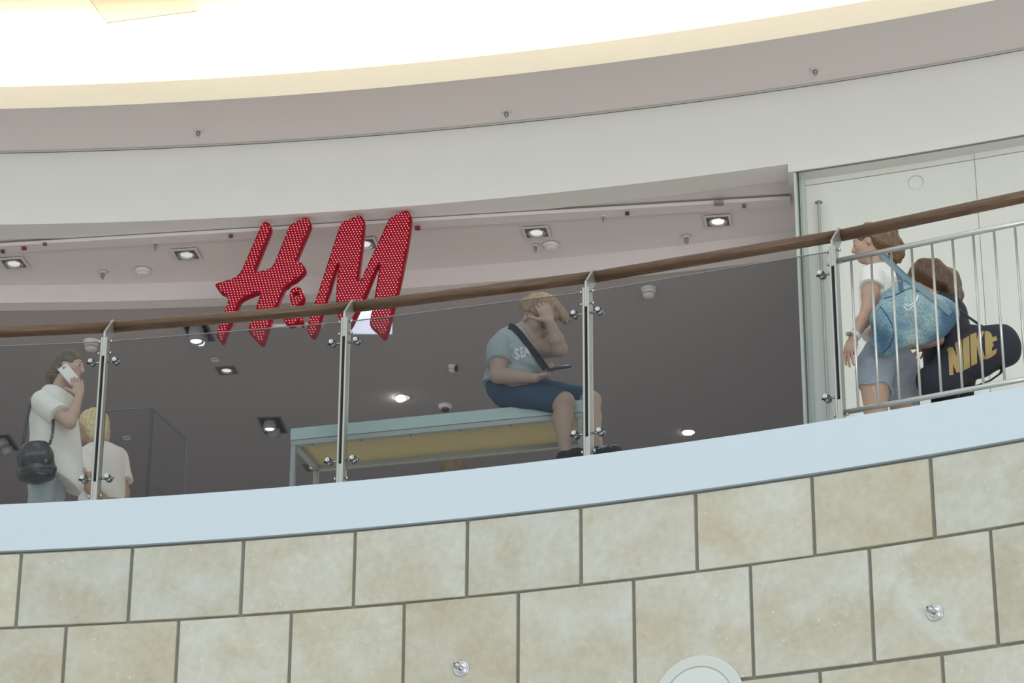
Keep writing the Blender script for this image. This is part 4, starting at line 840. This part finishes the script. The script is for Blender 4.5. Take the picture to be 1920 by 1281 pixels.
# ================================================================ helpers for standing people
def ellw(c,r,R=None,k=.02): F=Fld(); F.ell(c,r,R,k); return F.p
def person(label,j,hc,hf,hu,skin,hands,sc=1.,lim=None,torso=1.,hs=1.,feet=None,h=.006,base=None):
    t=empty('person',base or (j['pel'][0],j['pel'][1],0),label,'person')
    D=body_prims(j,sc,lim,torso); hp,w,R=head_prims(hc,hf,hu,hs)
    F=Fld(h).add(D['torso']+D['neck']+hp)
    for s_ in 'RL': F.add(D['ua'+s_]+D['fa'+s_]+D['th'+s_]+D['sk'+s_])
    for q in hands: F.add(q)
    for s_ in 'RL': F.add(foot_prims(j['an'+s_],feet,sc))
    b=F.build('body',skin,t); eyes(w,b,hs); lips(w,b,hs); return t,D,w,R,b
def garment(name,prims,m,t,infl,cuts,h=.006,disp=None):
    F=Fld(h); F.add(prims); F.disp=disp
    for c in cuts: F.cuts.append(c) if callable(c) else F.cut(*c)
    return F.build(name,m,t,infl)
def sleeves(name,j,D,m,t,frac,r,h=.006,sides='RL',infl=.004):
    out=[]
    for s_ in sides:
        a,b=arr(j['sh'+s_]),arr(j['el'+s_]); d=nrm_(b-a); F=Fld(h); F.cap(a,a+(b-a)*frac*1.1,r,r*.98,.03); F.disp=wrinkle(.003,1.,4.); F.cut(d,a+(b-a)*frac); out.append(F.build(name,m,t,infl))
    return out
def zx(px,y,z,py=800):   # point at height z under a traced column
    p=Uy(px,py,y); return arr((p.x,y,z))
def shoes(t0_,j,d,m,sc=1.):
    for s_ in 'RL':
        a=arr(j['an'+s_]); t=empty('shoe',(a[0],a[1],0)); t.parent=t0_; t.matrix_parent_inverse=t0_.matrix_basis.inverted(); F=Fld(.006); F.add(foot_prims(a,d,sc)); F.cut((0,0,1),a+arr((0,0,.0))); F.build('upper',m,t,.008)
        F=Fld(.006); dd=nrm_((d[0],d[1],0)); R=np.stack([np.cross(dd,(0,0,1)),dd,(0,0,1)],1); f=a*1.; f[2]=.012; F.ell(f+dd*.045,(.044*sc,.145*sc,.03),R); F.cut((0,0,1),f+arr((0,0,.012))); F.cut((0,0,-1),f-arr((0,0,.011))); F.build('sole',mat('sole_white',(.7,.7,.68),.6),t)

# ================================================================ woman on the phone
YW=16.1
def pW(px,py,dy=0): return J(px,py,YW+dy)
jw=dict(pel=pW(90,874,.0),waist=pW(98,828,.0),chest=pW(101,778,.0),neck=pW(103,738,.01),head=pW(120,706,0),
 shR=pW(80,754,-.14),shL=pW(118,756,.13),elR=pW(131,794,-.24),wrR=pW(149,741,-.17),elL=pW(132,830,.16),wrL=pW(150,880,.05),
 hipR=pW(80,892,-.08),hipL=pW(100,892,.08),knR=zx(84,YW-.07,.48),knL=zx(104,YW+.08,.48),anR=zx(70,YW-.06,.09),anL=zx(108,YW+.1,.09))
hc=pW(129,689,0); hf=nrm_((1,-.22,-.10)); hu=nrm_((.10,0,1))
SKW=skinmat('skin_woman',(.52,.36,.27))
hnd=[hand_prims(jw['wrR'],pW(143,700,-.155)-jw['wrR']+arr((0,0,.02)),(-.30,.9,.05),1,curl=(.25,.35,.3),thumb=.9,s=.92,tcurl=.2),
     hand_prims(jw['wrL'],(.6,-.1,-.8),(-.6,-.5,-.3),-1,s=.9)]
tw,D,w,R,bw=person('woman in loose white blouse and pale jeans holding a white phone to her ear',jw,hc,hf,hu,SKW,hnd,.94,dict(ua=.044,el=.036,fa=.037,wr=.026),.98,.97,feet=(1,-.2,0))
HW=hairmat('hair_ash_brown',(.045,.036,.025),(.20,.155,.10),(8,80,80))
F=Fld(.005); F.ell(w(0,-.018,.034),.97*arr((.083,.100,.086)),R,.02); F.ell(w(0,-.075,-.03),.97*arr((.066,.06,.07)),R,.03); F.cap(w(0,-.09,-.05),w(0,-.115,-.13),.045,.026,.03)
F.ell(w(0,.088,-.035),arr((.08,.058,.085)),R,.01,-1)
for q in (-1,1): F.ell(w(q*.085,.035,-.035),arr((.03,.04,.055)),R,.01,-1)
F.disp=wrinkle(.002,2.6); F.build('hair',HW,tw); brows(w,bw,HW)
BL=cloth('blouse_white',(.80,.79,.72),bump=.2,bscale=8)
up=arr((0,0,1)); fr=arr((1,0,0)); pc_=pW(118,905)
prm=D['torso'][:]+[('c',jw['chest'],pW(108,905,0),.125,.150,.06,1)]
def hemw(X,Y,Z): return (pW(128,912)[2]-Z)-.9*(X-pW(128,912)[0])*-1.0 if False else (pW(128,912)[2]-.62*(X-pW(128,912)[0])-Z)
nk=jw['neck']; nd=nrm_(arr((.35,0,1)))
garment('blouse',prm,BL,tw,.014,[hemw,(nd,nk+nd*.018)],disp=wrinkle(.008,.55))
sleeves('sleeve',jw,D,BL,tw,.62,.070)
JN=cloth('jeans_pale',(.40,.47,.49),noise=.10,bump=.2,bscale=30)
garment('jeans',[D['torso'][0]]+D['thR']+D['thL']+D['skR']+D['skL'],JN,tw,.010,[((0,0,1),jw['pel']+up*.09),((0,0,-1),arr((0,0,.10)))],disp=wrinkle(.003,1.))
shoes(tw,jw,(1,-.2,0),mat('shoe_grey',(.4,.4,.4),.6))
# phone
pa=arr(pW(129,702,-.115)); ux=nrm_(pW(139,713,-.115)-pW(120,690,-.115)); pn=nrm_(arr((.05,-1,.0))-ux*np.dot(ux,(.05,-1,0))); R3=Matrix((Vector(np.cross(ux,pn)),Vector(ux),Vector(pn))).transposed()
ph=empty('smartphone',pa,'white smartphone held against the ear of the woman on the left','phone')
bm=B(); box(bm,pa,(.068,.138,.009),R3,bev=.0035); obj('case',bm,mat('phone_white',(.80,.78,.72),.35),ph)
for o_,r_ in (((-.0,-.052),.0062),((-.014,-.052),.0035)):
    bm=B(); lathe(bm,Vector(pa)+R3@Vector((o_[0],o_[1],.004)),R3.col[2],[(r_,0),(r_,.0015),(0,.0016)],14); obj('camera_lens',bm,mat('lens_black',(.01,.01,.01),.2),ph)
# handbag
GB=mat('glossy_black_leather',(.012,.014,.013),.22,bump=.35,bscale=45,coat=.5)
bg_=empty('handbag',pW(63,900,-.30),'glossy black bucket handbag at the hip of the woman on the phone','handbag')
F=Fld(.006); c=pW(68,868,-.27); Rb=np.array(Matrix.Rotation(-.12,3,'Y'))
for dz,rx in ((.095,.085),(.05,.098),(.0,.110),(-.05,.118),(-.085,.112)): F.ell(c+Rb@arr((0,0,dz)),(rx,.062,.05),Rb,.03)
F.disp=wrinkle(.002,1.5); F.cut(Rb@arr((0,0,1)),c+Rb@arr((0,0,.125))); F.build('bag_body',GB,bg_)
F=Fld(.006)
for dx in (-.06,0,.06): F.ell(c+Rb@arr((dx,-.012,.02)),(.05,.058,.085),Rb,.04)
F.build('flap',GB,bg_)
bm=B(); tube(bm,[c+Rb@arr((.112*math.cos(a),.067*math.sin(a),-.060)) for a in np.linspace(PI,2*PI,14)],.004,8); obj('piping',bm,mat('bag_piping',(.03,.03,.03),.3),bg_,True)
cb=c+Rb@arr((.085,0,.11)); cl=c+Rb@arr((-.075,0,.11))
bm=B(); tube(bm,[cb,pW(98,815,-.24),pW(100,795,-.22),pW(97,772,-.19)],[.010]*4,10,flat=.35); obj('strap',bm,GB,bg_,True)
for i in range(5):
    q=cb+(pW(98,808,-.235)-cb)*(i+.5)/5; bm=B(); tube(bm,[q+arr((.006*math.cos(a),.0,.008*math.sin(a))) if i%2 else q+arr((0,.006*math.cos(a),.008*math.sin(a))) for a in np.linspace(0,2*PI,11)],.0018,6); obj('chain_link',bm,CHROME,bg_,True)
bm=B(); tube(bm,[cl,pW(48,800,-.20),pW(54,770,-.17),pW(60,744,-.06),pW(70,738,.04)],[.010]*5,10,flat=.35); obj('strap',bm,GB,bg_,True)

# ================================================================ blonde woman behind
YV=16.95
def pV(px,py,dy=0): return J(px,py,YV+dy)
jv=dict(pel=pV(192,952),waist=pV(194,915),chest=pV(192,873),neck=pV(182,838,0),head=pV(174,812,0),
 shR=pV(219,858,.06),shL=pV(163,858,-.06),elR=pV(233,925,.03),wrR=pV(228,975,-.08),elL=pV(168,915,-.16),wrL=pV(202,938,-.26),
 hipR=pV(206,966,.04),hipL=pV(180,966,-.04),knR=zx(206,YV+.05,.47,900),knL=zx(182,YV-.04,.47,900),anR=zx(206,YV+.06,.09,900),anL=zx(184,YV-.03,.09,900))
hc=pV(171,799); hnd=[hand_prims(jv['wrR'],(-.1,-.2,-1),(-1,0,0),1,s=.9),hand_prims(jv['wrL'],pV(214,945,-.27)-jv['wrL'],(.2,.9,-.3),1,s=.9)]
tv,D,w,R,bv=person('blonde woman in white T-shirt half hidden behind the woman on the phone',jv,hc,nrm_((-1,.25,-.12)),nrm_((-.08,0,1)),skinmat('skin_tan',(.42,.26,.17)),hnd,.92,dict(ua=.046),.95,.95,feet=(-1,.3,0))
HV=hairmat('hair_blonde',(.45,.34,.15),(.80,.70,.44),(80,80,5))
F=Fld(.005); F.ell(w(0,-.020,.030),(.084,.100,.088),R,.02); F.ell(w(0,-.052,-.05),(.080,.070,.085),R,.03); F.ell(w(0,-.055,-.09),(.074,.055,.05),R,.03); F.ell(w(0,-.01,-.02),(.094,.045,.07),R,.02)
F.ell(w(0,.085,-.035),(.08,.055,.085),R,.01,-1); F.disp=wrinkle(.002,2.6); F.build('hair',HV,tv); brows(w,bv,HV)
TW=cloth('tshirt_white',(.80,.76,.69),bump=.2,bscale=8)
garment('tshirt',D['torso']+[('c',jv['chest'],jv['pel'],.12,.135,.06,1)],TW,tv,.013,[((0,0,-1),jv['pel']-up*.03),(nrm_((-.2,0,1)),jv['neck']+up*.012)],disp=wrinkle(.004,.8))
sleeves('sleeve',jv,D,TW,tv,.70,.068)
garment('trousers',[D['torso'][0]]+D['thR']+D['thL']+D['skR']+D['skL'],cloth('trousers_dark',(.06,.07,.09)),tv,.009,[((0,0,1),jv['pel']+up*.06),((0,0,-1),arr((0,0,.10)))])
shoes(tv,jv,(-1,.3,0),mat('shoe_black',(.02,.02,.02),.6))

# ================================================================ brown haired passer-by beyond the bench
YK=17.75
def pK(px,py,dy=0): return J(px,py,YK+dy)
z0=pK(850,857)[2]; x0=pK(850,857)[0]; q=lambda x,y,z: arr((x0+x,YK+y,z0-1.66+z))
jk=dict(pel=q(0,0,.92),waist=q(0,0,1.08),chest=q(0,0,1.25),neck=q(0,0,1.41),head=q(0,-.01,1.52),shR=q(.16,0,1.36),shL=q(-.16,0,1.36),elR=q(.20,0,1.08),wrR=q(.21,-.06,.86),elL=q(-.20,0,1.08),wrL=q(-.21,-.06,.86),
 hipR=q(.08,0,.86),hipL=q(-.08,0,.86),knR=q(.09,0,.47),knL=q(-.09,0,.47),anR=q(.09,0,.09),anL=q(-.09,0,.09))
for k in ('anR','anL'): jk[k][2]=.09
tk,D,w,R,bk=person('brown haired person beyond the bench, only the crown of the head showing',jk,q(0,0,1.55),(0,1,-.05),(0,0,1),skinmat('skin_tan',(.42,.26,.17)),[hand_prims(jk['wr'+s],(0,-.1,-1),((-1 if s=='R' else 1),0,0),(1 if s=='R' else -1),s=.9) for s in 'RL'],.95,None,.95,1.,feet=(0,1,0),h=.008)
HK=hairmat('hair_brown_far',(.11,.065,.028),(.20,.125,.055),(40,40,8))
F=Fld(.006); F.ell(w(0,-.02,.030),(.086,.100,.086),R,.02); F.ell(w(0,-.05,-.05),(.080,.065,.09),R,.03); F.ell(w(0,.085,-.035),(.08,.055,.085),R,.01,-1); F.disp=wrinkle(.002,2.5); F.build('hair',HK,tk)
garment('pullover',D['torso']+D['uaR']+D['uaL']+D['faR'][:1]+D['faL'][:1],cloth('pullover_brown',(.22,.15,.10)),tk,.012,[((0,0,-1),jk['pel']-up*.02),((0,0,1),jk['neck']+up*.012)],h=.008)
garment('trousers',[D['torso'][0]]+D['thR']+D['thL']+D['skR']+D['skL'],cloth('trousers_dark',(.06,.07,.09)),tk,.009,[((0,0,1),jk['pel']+up*.06),((0,0,-1),arr((0,0,.10)))],h=.008)
shoes(tk,jk,(0,1,0),mat('shoe_black',(.02,.02,.02),.6))

# ================================================================ first girl, blue bag
YG=14.3
def pG(px,py,dy=0): return J(px,py,YG+dy)
jg=dict(pel=pG(1663,672,0),waist=pG(1659,618,0),chest=pG(1657,556,0),neck=pG(1648,506,.02),head=pG(1636,478,.03),
 shL=pG(1637,519,-.13),shR=pG(1676,521,.13),elL=pG(1627,586,-.19),wrL=pG(1600,634,-.23),elR=pG(1690,590,.18),wrR=pG(1668,640,.10),
 hipL=pG(1640,690,-.085),hipR=pG(1688,693,.085),knL=zx(1641,YG-.10,.47,760),knR=zx(1700,YG+.12,.47,760),anL=zx(1632,YG-.08,.09,760),anR=zx(1722,YG+.12,.09,760))
hc=pG(1631,457,.03); hf=nrm_((-1,.30,-.12)); hu=nrm_((-.12,0,1))
SKG=skinmat('skin_girl',(.46,.30,.215))
hnd=[hand_prims(jg['wrL'],pG(1592,672,-.235)-jg['wrL'],(.55,.75,-.1),-1,curl=(.25,.35,.3),thumb=.5,s=.97),hand_prims(jg['wrR'],(-.5,-.2,-.8),(0,1,0),1,s=.9)]
tg,D,w,R,bg1=person('girl with wavy auburn ponytail in white T-shirt and frayed denim shorts walking left',jg,hc,hf,hu,SKG,hnd,.98,dict(th=.098,ua=.046,el=.038,fa=.037,wr=.025,kn=.06),1.0,.98,feet=(-1,.1,0))
HG=hairmat('hair_auburn',(.06,.03,.014),(.26,.145,.07),(95,95,7))
F=Fld(.005); F.ell(w(0,-.018,.036),(.085,.102,.086),R,.02); F.ell(w(0,-.07,.0),(.07,.06,.07),R,.03)
pt=[w(0,-.09,.045),w(0,-.115,.02),w(-.01,-.13,-.04),w(0,-.140,-.10),w(.0,-.145,-.15)]
F.chain(pt,[.045,.05,.045,.036,.012],.03)
for i in range(7):
    a=i*.9; o_=np.array((.02*math.sin(a),.03*math.cos(a),0)); F.chain([w(0,-.1,.05)+o_*.5,w(0,-.12,-.01)+o_,w(0,-.130-.01*(i%3),-.07)+o_*1.2,w(0,-.140,-.12-.006*i)+o_*.8],[.02,.02,.018,.006],.012)
F.ell(w(0,.086,-.035),(.08,.055,.085),R,.01,-1)
for q_ in (-1,1): F.ell(w(q_*.088,.012,-.035),(.035,.042,.05),R,.01,-1)
F.disp=wrinkle(.003,1.9); F.build('hair',HG,tg); brows(w,bg1,HG)
bm=B(); bmesh.ops.create_icosphere(bm,subdivisions=2,radius=.004,matrix=Matrix.Translation(w(-.083,0,-.045))); obj('earring',bm,mat('earring_dark',(.08,.08,.08),.3,metal=.8),tg,True)
TG=cloth('tshirt_girl',(.82,.80,.75),bump=.2,bscale=8)
ts=garment('tshirt',D['torso']+[('c',jg['chest'],jg['waist'],.115,.12,.06,1)],TG,tg,.010,[((0,0,-1),jg['waist']-up*.04),(nrm_((-.45,0,1)),jg['neck']+nrm_((-.45,0,1))*.010)],disp=wrinkle(.0035,1.))
sl=sleeves('sleeve',jg,D,TG,tg,.30,.066)
DG=cloth('denim_light',(.28,.33,.38),noise=.16,bump=.25,bscale=28)
hz=pG(1640,722,-.15)[2]
garment('denim_shorts',[D['torso'][0]]+D['thR']+D['thL'],DG,tg,.013,[((0,0,1),jg['waist']-up*.03),lambda X,Y,Z: hz-.012*np.sin(40*X)-.16*(X-jg['hipL'][0])-Z],disp=wrinkle(.004,1.1,2.))
FR=mat('denim_fringe',(.75,.74,.68),.8)
for i,(px,py,dx,l) in enumerate(((1613,716,12,4),(1622,716,8,6),(1632,716,9,20),(1640,717,2,5),(1650,719,1,6),(1660,720,4,5),(1670,723,3,7),(1675,727,-1,14),(1681,726,4,10),(1687,733,-3,8))):
    a=pG(px,py,-.155); bm=B(); tube(bm,[a+arr((0,.03,0)),pG(px+dx*.4,py+l*.45,-.165),pG(px+dx,py+l,-.165)],.0013,5); obj('loose_thread',bm,FR,tg,True)
bm=B(); tube(bm,[pG(1652,684,-.105),pG(1668,689,-.110),pG(1690,685,-.03)],.003,6); obj('pocket_seam',bm,mat('denim_seam',(.12,.14,.17),.8),tg,True)
shoes(tg,jg,(-1,.1,0),mat('shoe_white_girl',(.7,.7,.7),.6))
# watch
wt=empty('wristwatch',jg['wrL'],'watch with pale band on the wrist of the girl in denim shorts','watch'); dw=nrm_(jg['elL']-jg['wrL']); q=jg['wrL']+dw*.018
bm=B(); lathe(bm,Vector(q),Vector(dw),[(.030,-.014),(.033,-.012),(.033,.012),(.030,.014)],24); obj('band',bm,mat('band_pale',(.72,.64,.60),.5),wt,True)
bm=B(); box(bm,Vector(q)+Vector((-.026,-.018,0)),(.03,.012,.034),frame((-.8,-.55,0),Vector(dw)),bev=.003); obj('case',bm,mat('watch_grey',(.35,.34,.33),.3,metal=.5),wt)
# blue bag
def bluemat():
    m=mat('blue_patterned_fabric',(.2,.4,.5),.75); nt=m.node_tree; b=nt.nodes['Principled BSDF']; tc=nt.nodes.new('ShaderNodeTexCoord')
    n=nt.nodes.new('ShaderNodeTexNoise'); n.inputs['Scale'].default_value=4.5; n.inputs['Detail'].default_value=2
    r=nt.nodes.new('ShaderNodeValToRGB'); e=r.color_ramp.elements; e[0].position=.36; e[0].color=(.06,.14,.23,1); e[1].position=.66; e[1].color=(.30,.41,.41,1); x=e.new(.5); x.color=(.15,.27,.34,1)
    v=nt.nodes.new('ShaderNodeTexNoise'); v.inputs['Scale'].default_value=110; v.inputs['Detail'].default_value=2
    mx=nt.nodes.new('ShaderNodeMix'); mx.data_type='RGBA'; mx.blend_type='OVERLAY'; mx.inputs[0].default_value=.22
    rr=nt.nodes.new('ShaderNodeValToRGB'); rr.color_ramp.elements[0].position=.40; rr.color_ramp.elements[1].position=.58; nt.links.new(v.outputs['Fac'],rr.inputs[0])
    bp=nt.nodes.new('ShaderNodeBump'); bp.inputs['Strength'].default_value=.4; bp.inputs['Distance'].default_value=.004
    for s_ in (n,v): nt.links.new(tc.outputs['Object'],s_.inputs['Vector'])
    nt.links.new(n.outputs['Fac'],r.inputs[0]); nt.links.new(r.outputs[0],mx.inputs[6]); nt.links.new(rr.outputs[0],mx.inputs[7]); nt.links.new(mx.outputs[2],b.inputs['Base Color']); nt.links.new(v.outputs['Fac'],bp.inputs['Height']); nt.links.new(bp.outputs[0],b.inputs['Normal']); return m
BLU=bluemat(); YBG=YG-.34
bb_=empty('sports_bag',pG(1700,655,-.3),'large pale blue patterned sports bag slung behind the girl in denim shorts','bag')
bp=lambda px,py,dy=0: J(px,py,YBG+dy)
Ra=np.array(Matrix.Rotation(.42,3,'Y')); Rc=np.array(Matrix.Rotation(-.18,3,'Y'))
F=Fld(.006); F.ell(bp(1712,583,.04),(.175,.10,.125),Ra,.05); F.ell(bp(1752,588,.04),(.125,.09,.10),Ra,.05); F.ell(bp(1775,587,.05),(.055,.06,.065),Ra,.05)
F.ell(bp(1662,612,.02),(.085,.105,.130),Rc,.05); F.cap(bp(1655,645,.04),bp(1755,618,.05),.055,.055,.06); F.cap(bp(1668,560,.04),bp(1695,540,.05),.05,.045,.04)
F.disp=wrinkle(.006,.8,1.); bb=F.build('bag_body',BLU,bb_)
bm=B(); pr=[bp(px,py) for px,py in ((1650,575),(1662,590),(1672,608),(1676,630),(1668,650),(1655,662))]; pts=[x for x in proj_on([bb],pr,YBG-1,.002) if x is not None]; tube(bm,pts,.004,8); obj('end_seam',bm,mat('bag_seam',(.04,.09,.15),.8),bb_,True)
bm=B(); pr=[bp(px,py) for px,py in ((1657,560),(1672,556),(1690,548),(1708,540),(1722,548))]; pts=[x for x in proj_on([bb],pr,YBG-1,.002) if x is not None]; tube(bm,pts,.004,8); obj('zip_seam',bm,mat('bag_seam',(.04,.09,.15),.8),bb_,True)
S1=mat('strap_blue',(.19,.28,.32),.8,bump=.3,bscale=120)
strap('strap',[(1651,474),(1664,488),(1678,501),(1694,516),(1713,530),(1735,548),(1758,566),(1782,588)],[bb,ts],YG-.2,.034,S1,bb_,off=.010)
strap('strap',[(1655,476),(1668,487),(1680,502),(1687,520),(1690,545)],[bb,ts],YG-.2,.026,mat('strap_teal',(.09,.14,.18),.8),bb_,off=.005)
Z=lambda L:[(1580+x/5.3375,410+y/5.3375) for x,y in L]
def lineband(P_,w):
    out=[]
    for a,b in zip(P_,P_[1:]):
        d=arr(b)-arr(a); d/=np.linalg.norm(d); n=arr((-d[1],d[0]))*w/2; a_=arr(a)-d*w*.3; b_=arr(b)+d*w*.3; out.append([tuple(a_+n),tuple(b_+n),tuple(b_-n),tuple(a_-n)])
    return out
sw=lineband(Z([(757,768),(735,800),(712,832),(690,858),(662,873),(640,868),(622,850)]),1.5)+lineband(Z([(757,774),(735,825),(705,872),(680,902),(655,918),(632,908),(612,872)]),1.5)
decal('tick_emblem',sw,[bb],YBG,mat('print_white',(.85,.86,.84),.6),bb_,off=.003)

# ================================================================ second girl, navy bag
YN=14.52
def pN(px,py,dy=0): return J(px,py,YN+dy)
jn=dict(pel=pN(1785,690,0),waist=pN(1778,645),chest=pN(1770,600),neck=pN(1757,562),head=pN(1745,545),
 shL=pN(1760,585,-.12),shR=pN(1784,582,.13),elL=pN(1757,636,-.18),wrL=pN(1712,648,-.20),elR=pN(1790,640,.16),wrR=pN(1750,650,.10),
 hipL=pN(1770,702,-.08),hipR=pN(1796,702,.08),knL=zx(1772,YN-.08,.44,760),knR=zx(1800,YN+.1,.44,760),anL=zx(1775,YN-.08,.09,760),anR=zx(1815,YN+.1,.09,760))
hc=pN(1736,527,0); hnd=[hand_prims(jn['wrL'],(-.9,-.05,-.3),(.2,.3,-.9),1,s=.9),hand_prims(jn['wrR'],(-.9,.1,-.2),(0,.3,-.9),-1,s=.9)]
tn,D,w,R,bn=person('girl with long brown hair in dark clothes behind the blue bag, head bowed',jn,hc,nrm_((-1,.35,-.55)),nrm_((-.35,.1,1)),SKG,hnd,.93,None,.95,1.02,feet=(-1,.2,0))
HN=hairmat('hair_brown_long',(.045,.022,.012),(.17,.09,.047),(110,110,5))
F=Fld(.005); F.ell(w(0,-.02,.034),(.092,.108,.092),R,.02); F.ell(w(0,-.06,-.03),(.088,.08,.09),R,.04); F.ell(w(0,-.015,-.015),(.100,.055,.065),R,.02)
for i in range(9):
    o_=-.045+.011*i; F.chain([pN(1752+i*1.2,500+i*1.5,-.06+.02*i),pN(1774+i*1.5,520,-.06+.02*i),pN(1785+i*1.4,550,-.05+.018*i),pN(1789+i*1.3,574+1.5*(i%3),-.05+.016*i)],[.045,.040,.028,.010],.018)
F.ell(w(0,.088,-.035),(.08,.055,.085),R,.01,-1); F.disp=wrinkle(.003,1.7); F.build('hair',HN,tn)
NV=cloth('navy_top',(.022,.024,.034),bump=.3,bscale=8)
garment('top',D['torso']+[('c',jn['chest'],jn['pel'],.12,.14,.06,1)],NV,tn,.012,[((0,0,-1),jn['pel']-up*.05),(nrm_((-.3,0,1)),jn['neck']+up*.012)],disp=wrinkle(.004,.9))
sleeves('sleeve',jn,D,NV,tn,.80,.062)
garment('trousers',[D['torso'][0]]+D['thR']+D['thL']+D['skR']+D['skL'],cloth('black_trousers',(.012,.012,.014)),tn,.014,[((0,0,1),jn['pel']+up*.05),((0,0,-1),arr((0,0,.10)))],disp=wrinkle(.004,.9))
shoes(tn,jn,(-1,.2,0),mat('shoe_black',(.02,.02,.02),.6),sc=.95)
nb=empty('duffel_bag',pN(1830,700,-.3),'navy duffel bag with large gold NIKE letters behind the brown haired girl','bag')
YD=YN-.42; dp=lambda px,py,dy=0: J(px,py,YD+dy)
NVB=cloth('navy_bag_fabric',(.022,.024,.036),bump=.35,bscale=7)
Rd=np.array(Matrix.Rotation(-.36,3,'Y'))
F=Fld(.006); F.ell(dp(1826,668,.05),(.20,.12,.125),Rd,.06); F.ell(dp(1880,652,.06),(.105,.105,.108),Rd,.06); F.ell(dp(1775,702,.05),(.12,.10,.11),Rd,.06); F.ell(dp(1745,720,.06),(.075,.08,.085),Rd,.06); F.cap(dp(1822,620,.06),dp(1880,630,.06),.035,.05,.06)
F.disp=wrinkle(.005,.7,2.); db=F.build('bag_body',NVB,nb)
Zn=lambda L:[(1700+x/5.823,560+y/5.823) for x,y in L]
GOLD=mat('gold_print',(.40,.28,.10),.5,noise=.12,nscale=25)
NK=[[(455,600),(500,640),(512,832),(465,838)],[(438,552),(470,528),(505,532),(620,790),(545,812)],[(522,484),(600,450),(622,787),(588,800)],[(611,443),(682,405),(693,752),(626,784)],
 [(692,395),(762,370),(770,708),(706,738)],[(784,368),(848,352),(800,500),(765,520),(760,470)],[(762,500),(802,470),(858,655),(803,692)],
 [(850,362),(878,352),(918,372),(940,425),(925,640),(862,668)],[(925,430),(975,408),(993,452),(925,482)],[(925,490),(945,482),(950,520),(925,540)],[(925,575),(990,544),(975,602),(925,640)]]
for nm,ix in (('letter_n',(0,1,2)),('letter_i',(3,)),('letter_k',(4,5,6)),('letter_e',(7,8,9,10))):
    decal(nm,[Zn(NK[i]) for i in ix],[db],YD,GOLD,nb,off=.004,step=.014)
SB=mat('strap_navy',(.02,.02,.025),.8)
bm=B(); tube(bm,[dp(1786,560,.20),dp(1796,578,.16),dp(1812,592,.12),dp(1832,606,.09),dp(1850,618,.07)],.016,8,flat=.3); obj('strap',bm,SB,nb,True)
bm=B(); tube(bm,[dp(1882,684,.06),dp(1876,700,.04),dp(1858,713,.04),dp(1835,722,.05),dp(1800,732,.06)],.013,8,flat=.35); obj('strap',bm,SB,nb,True)
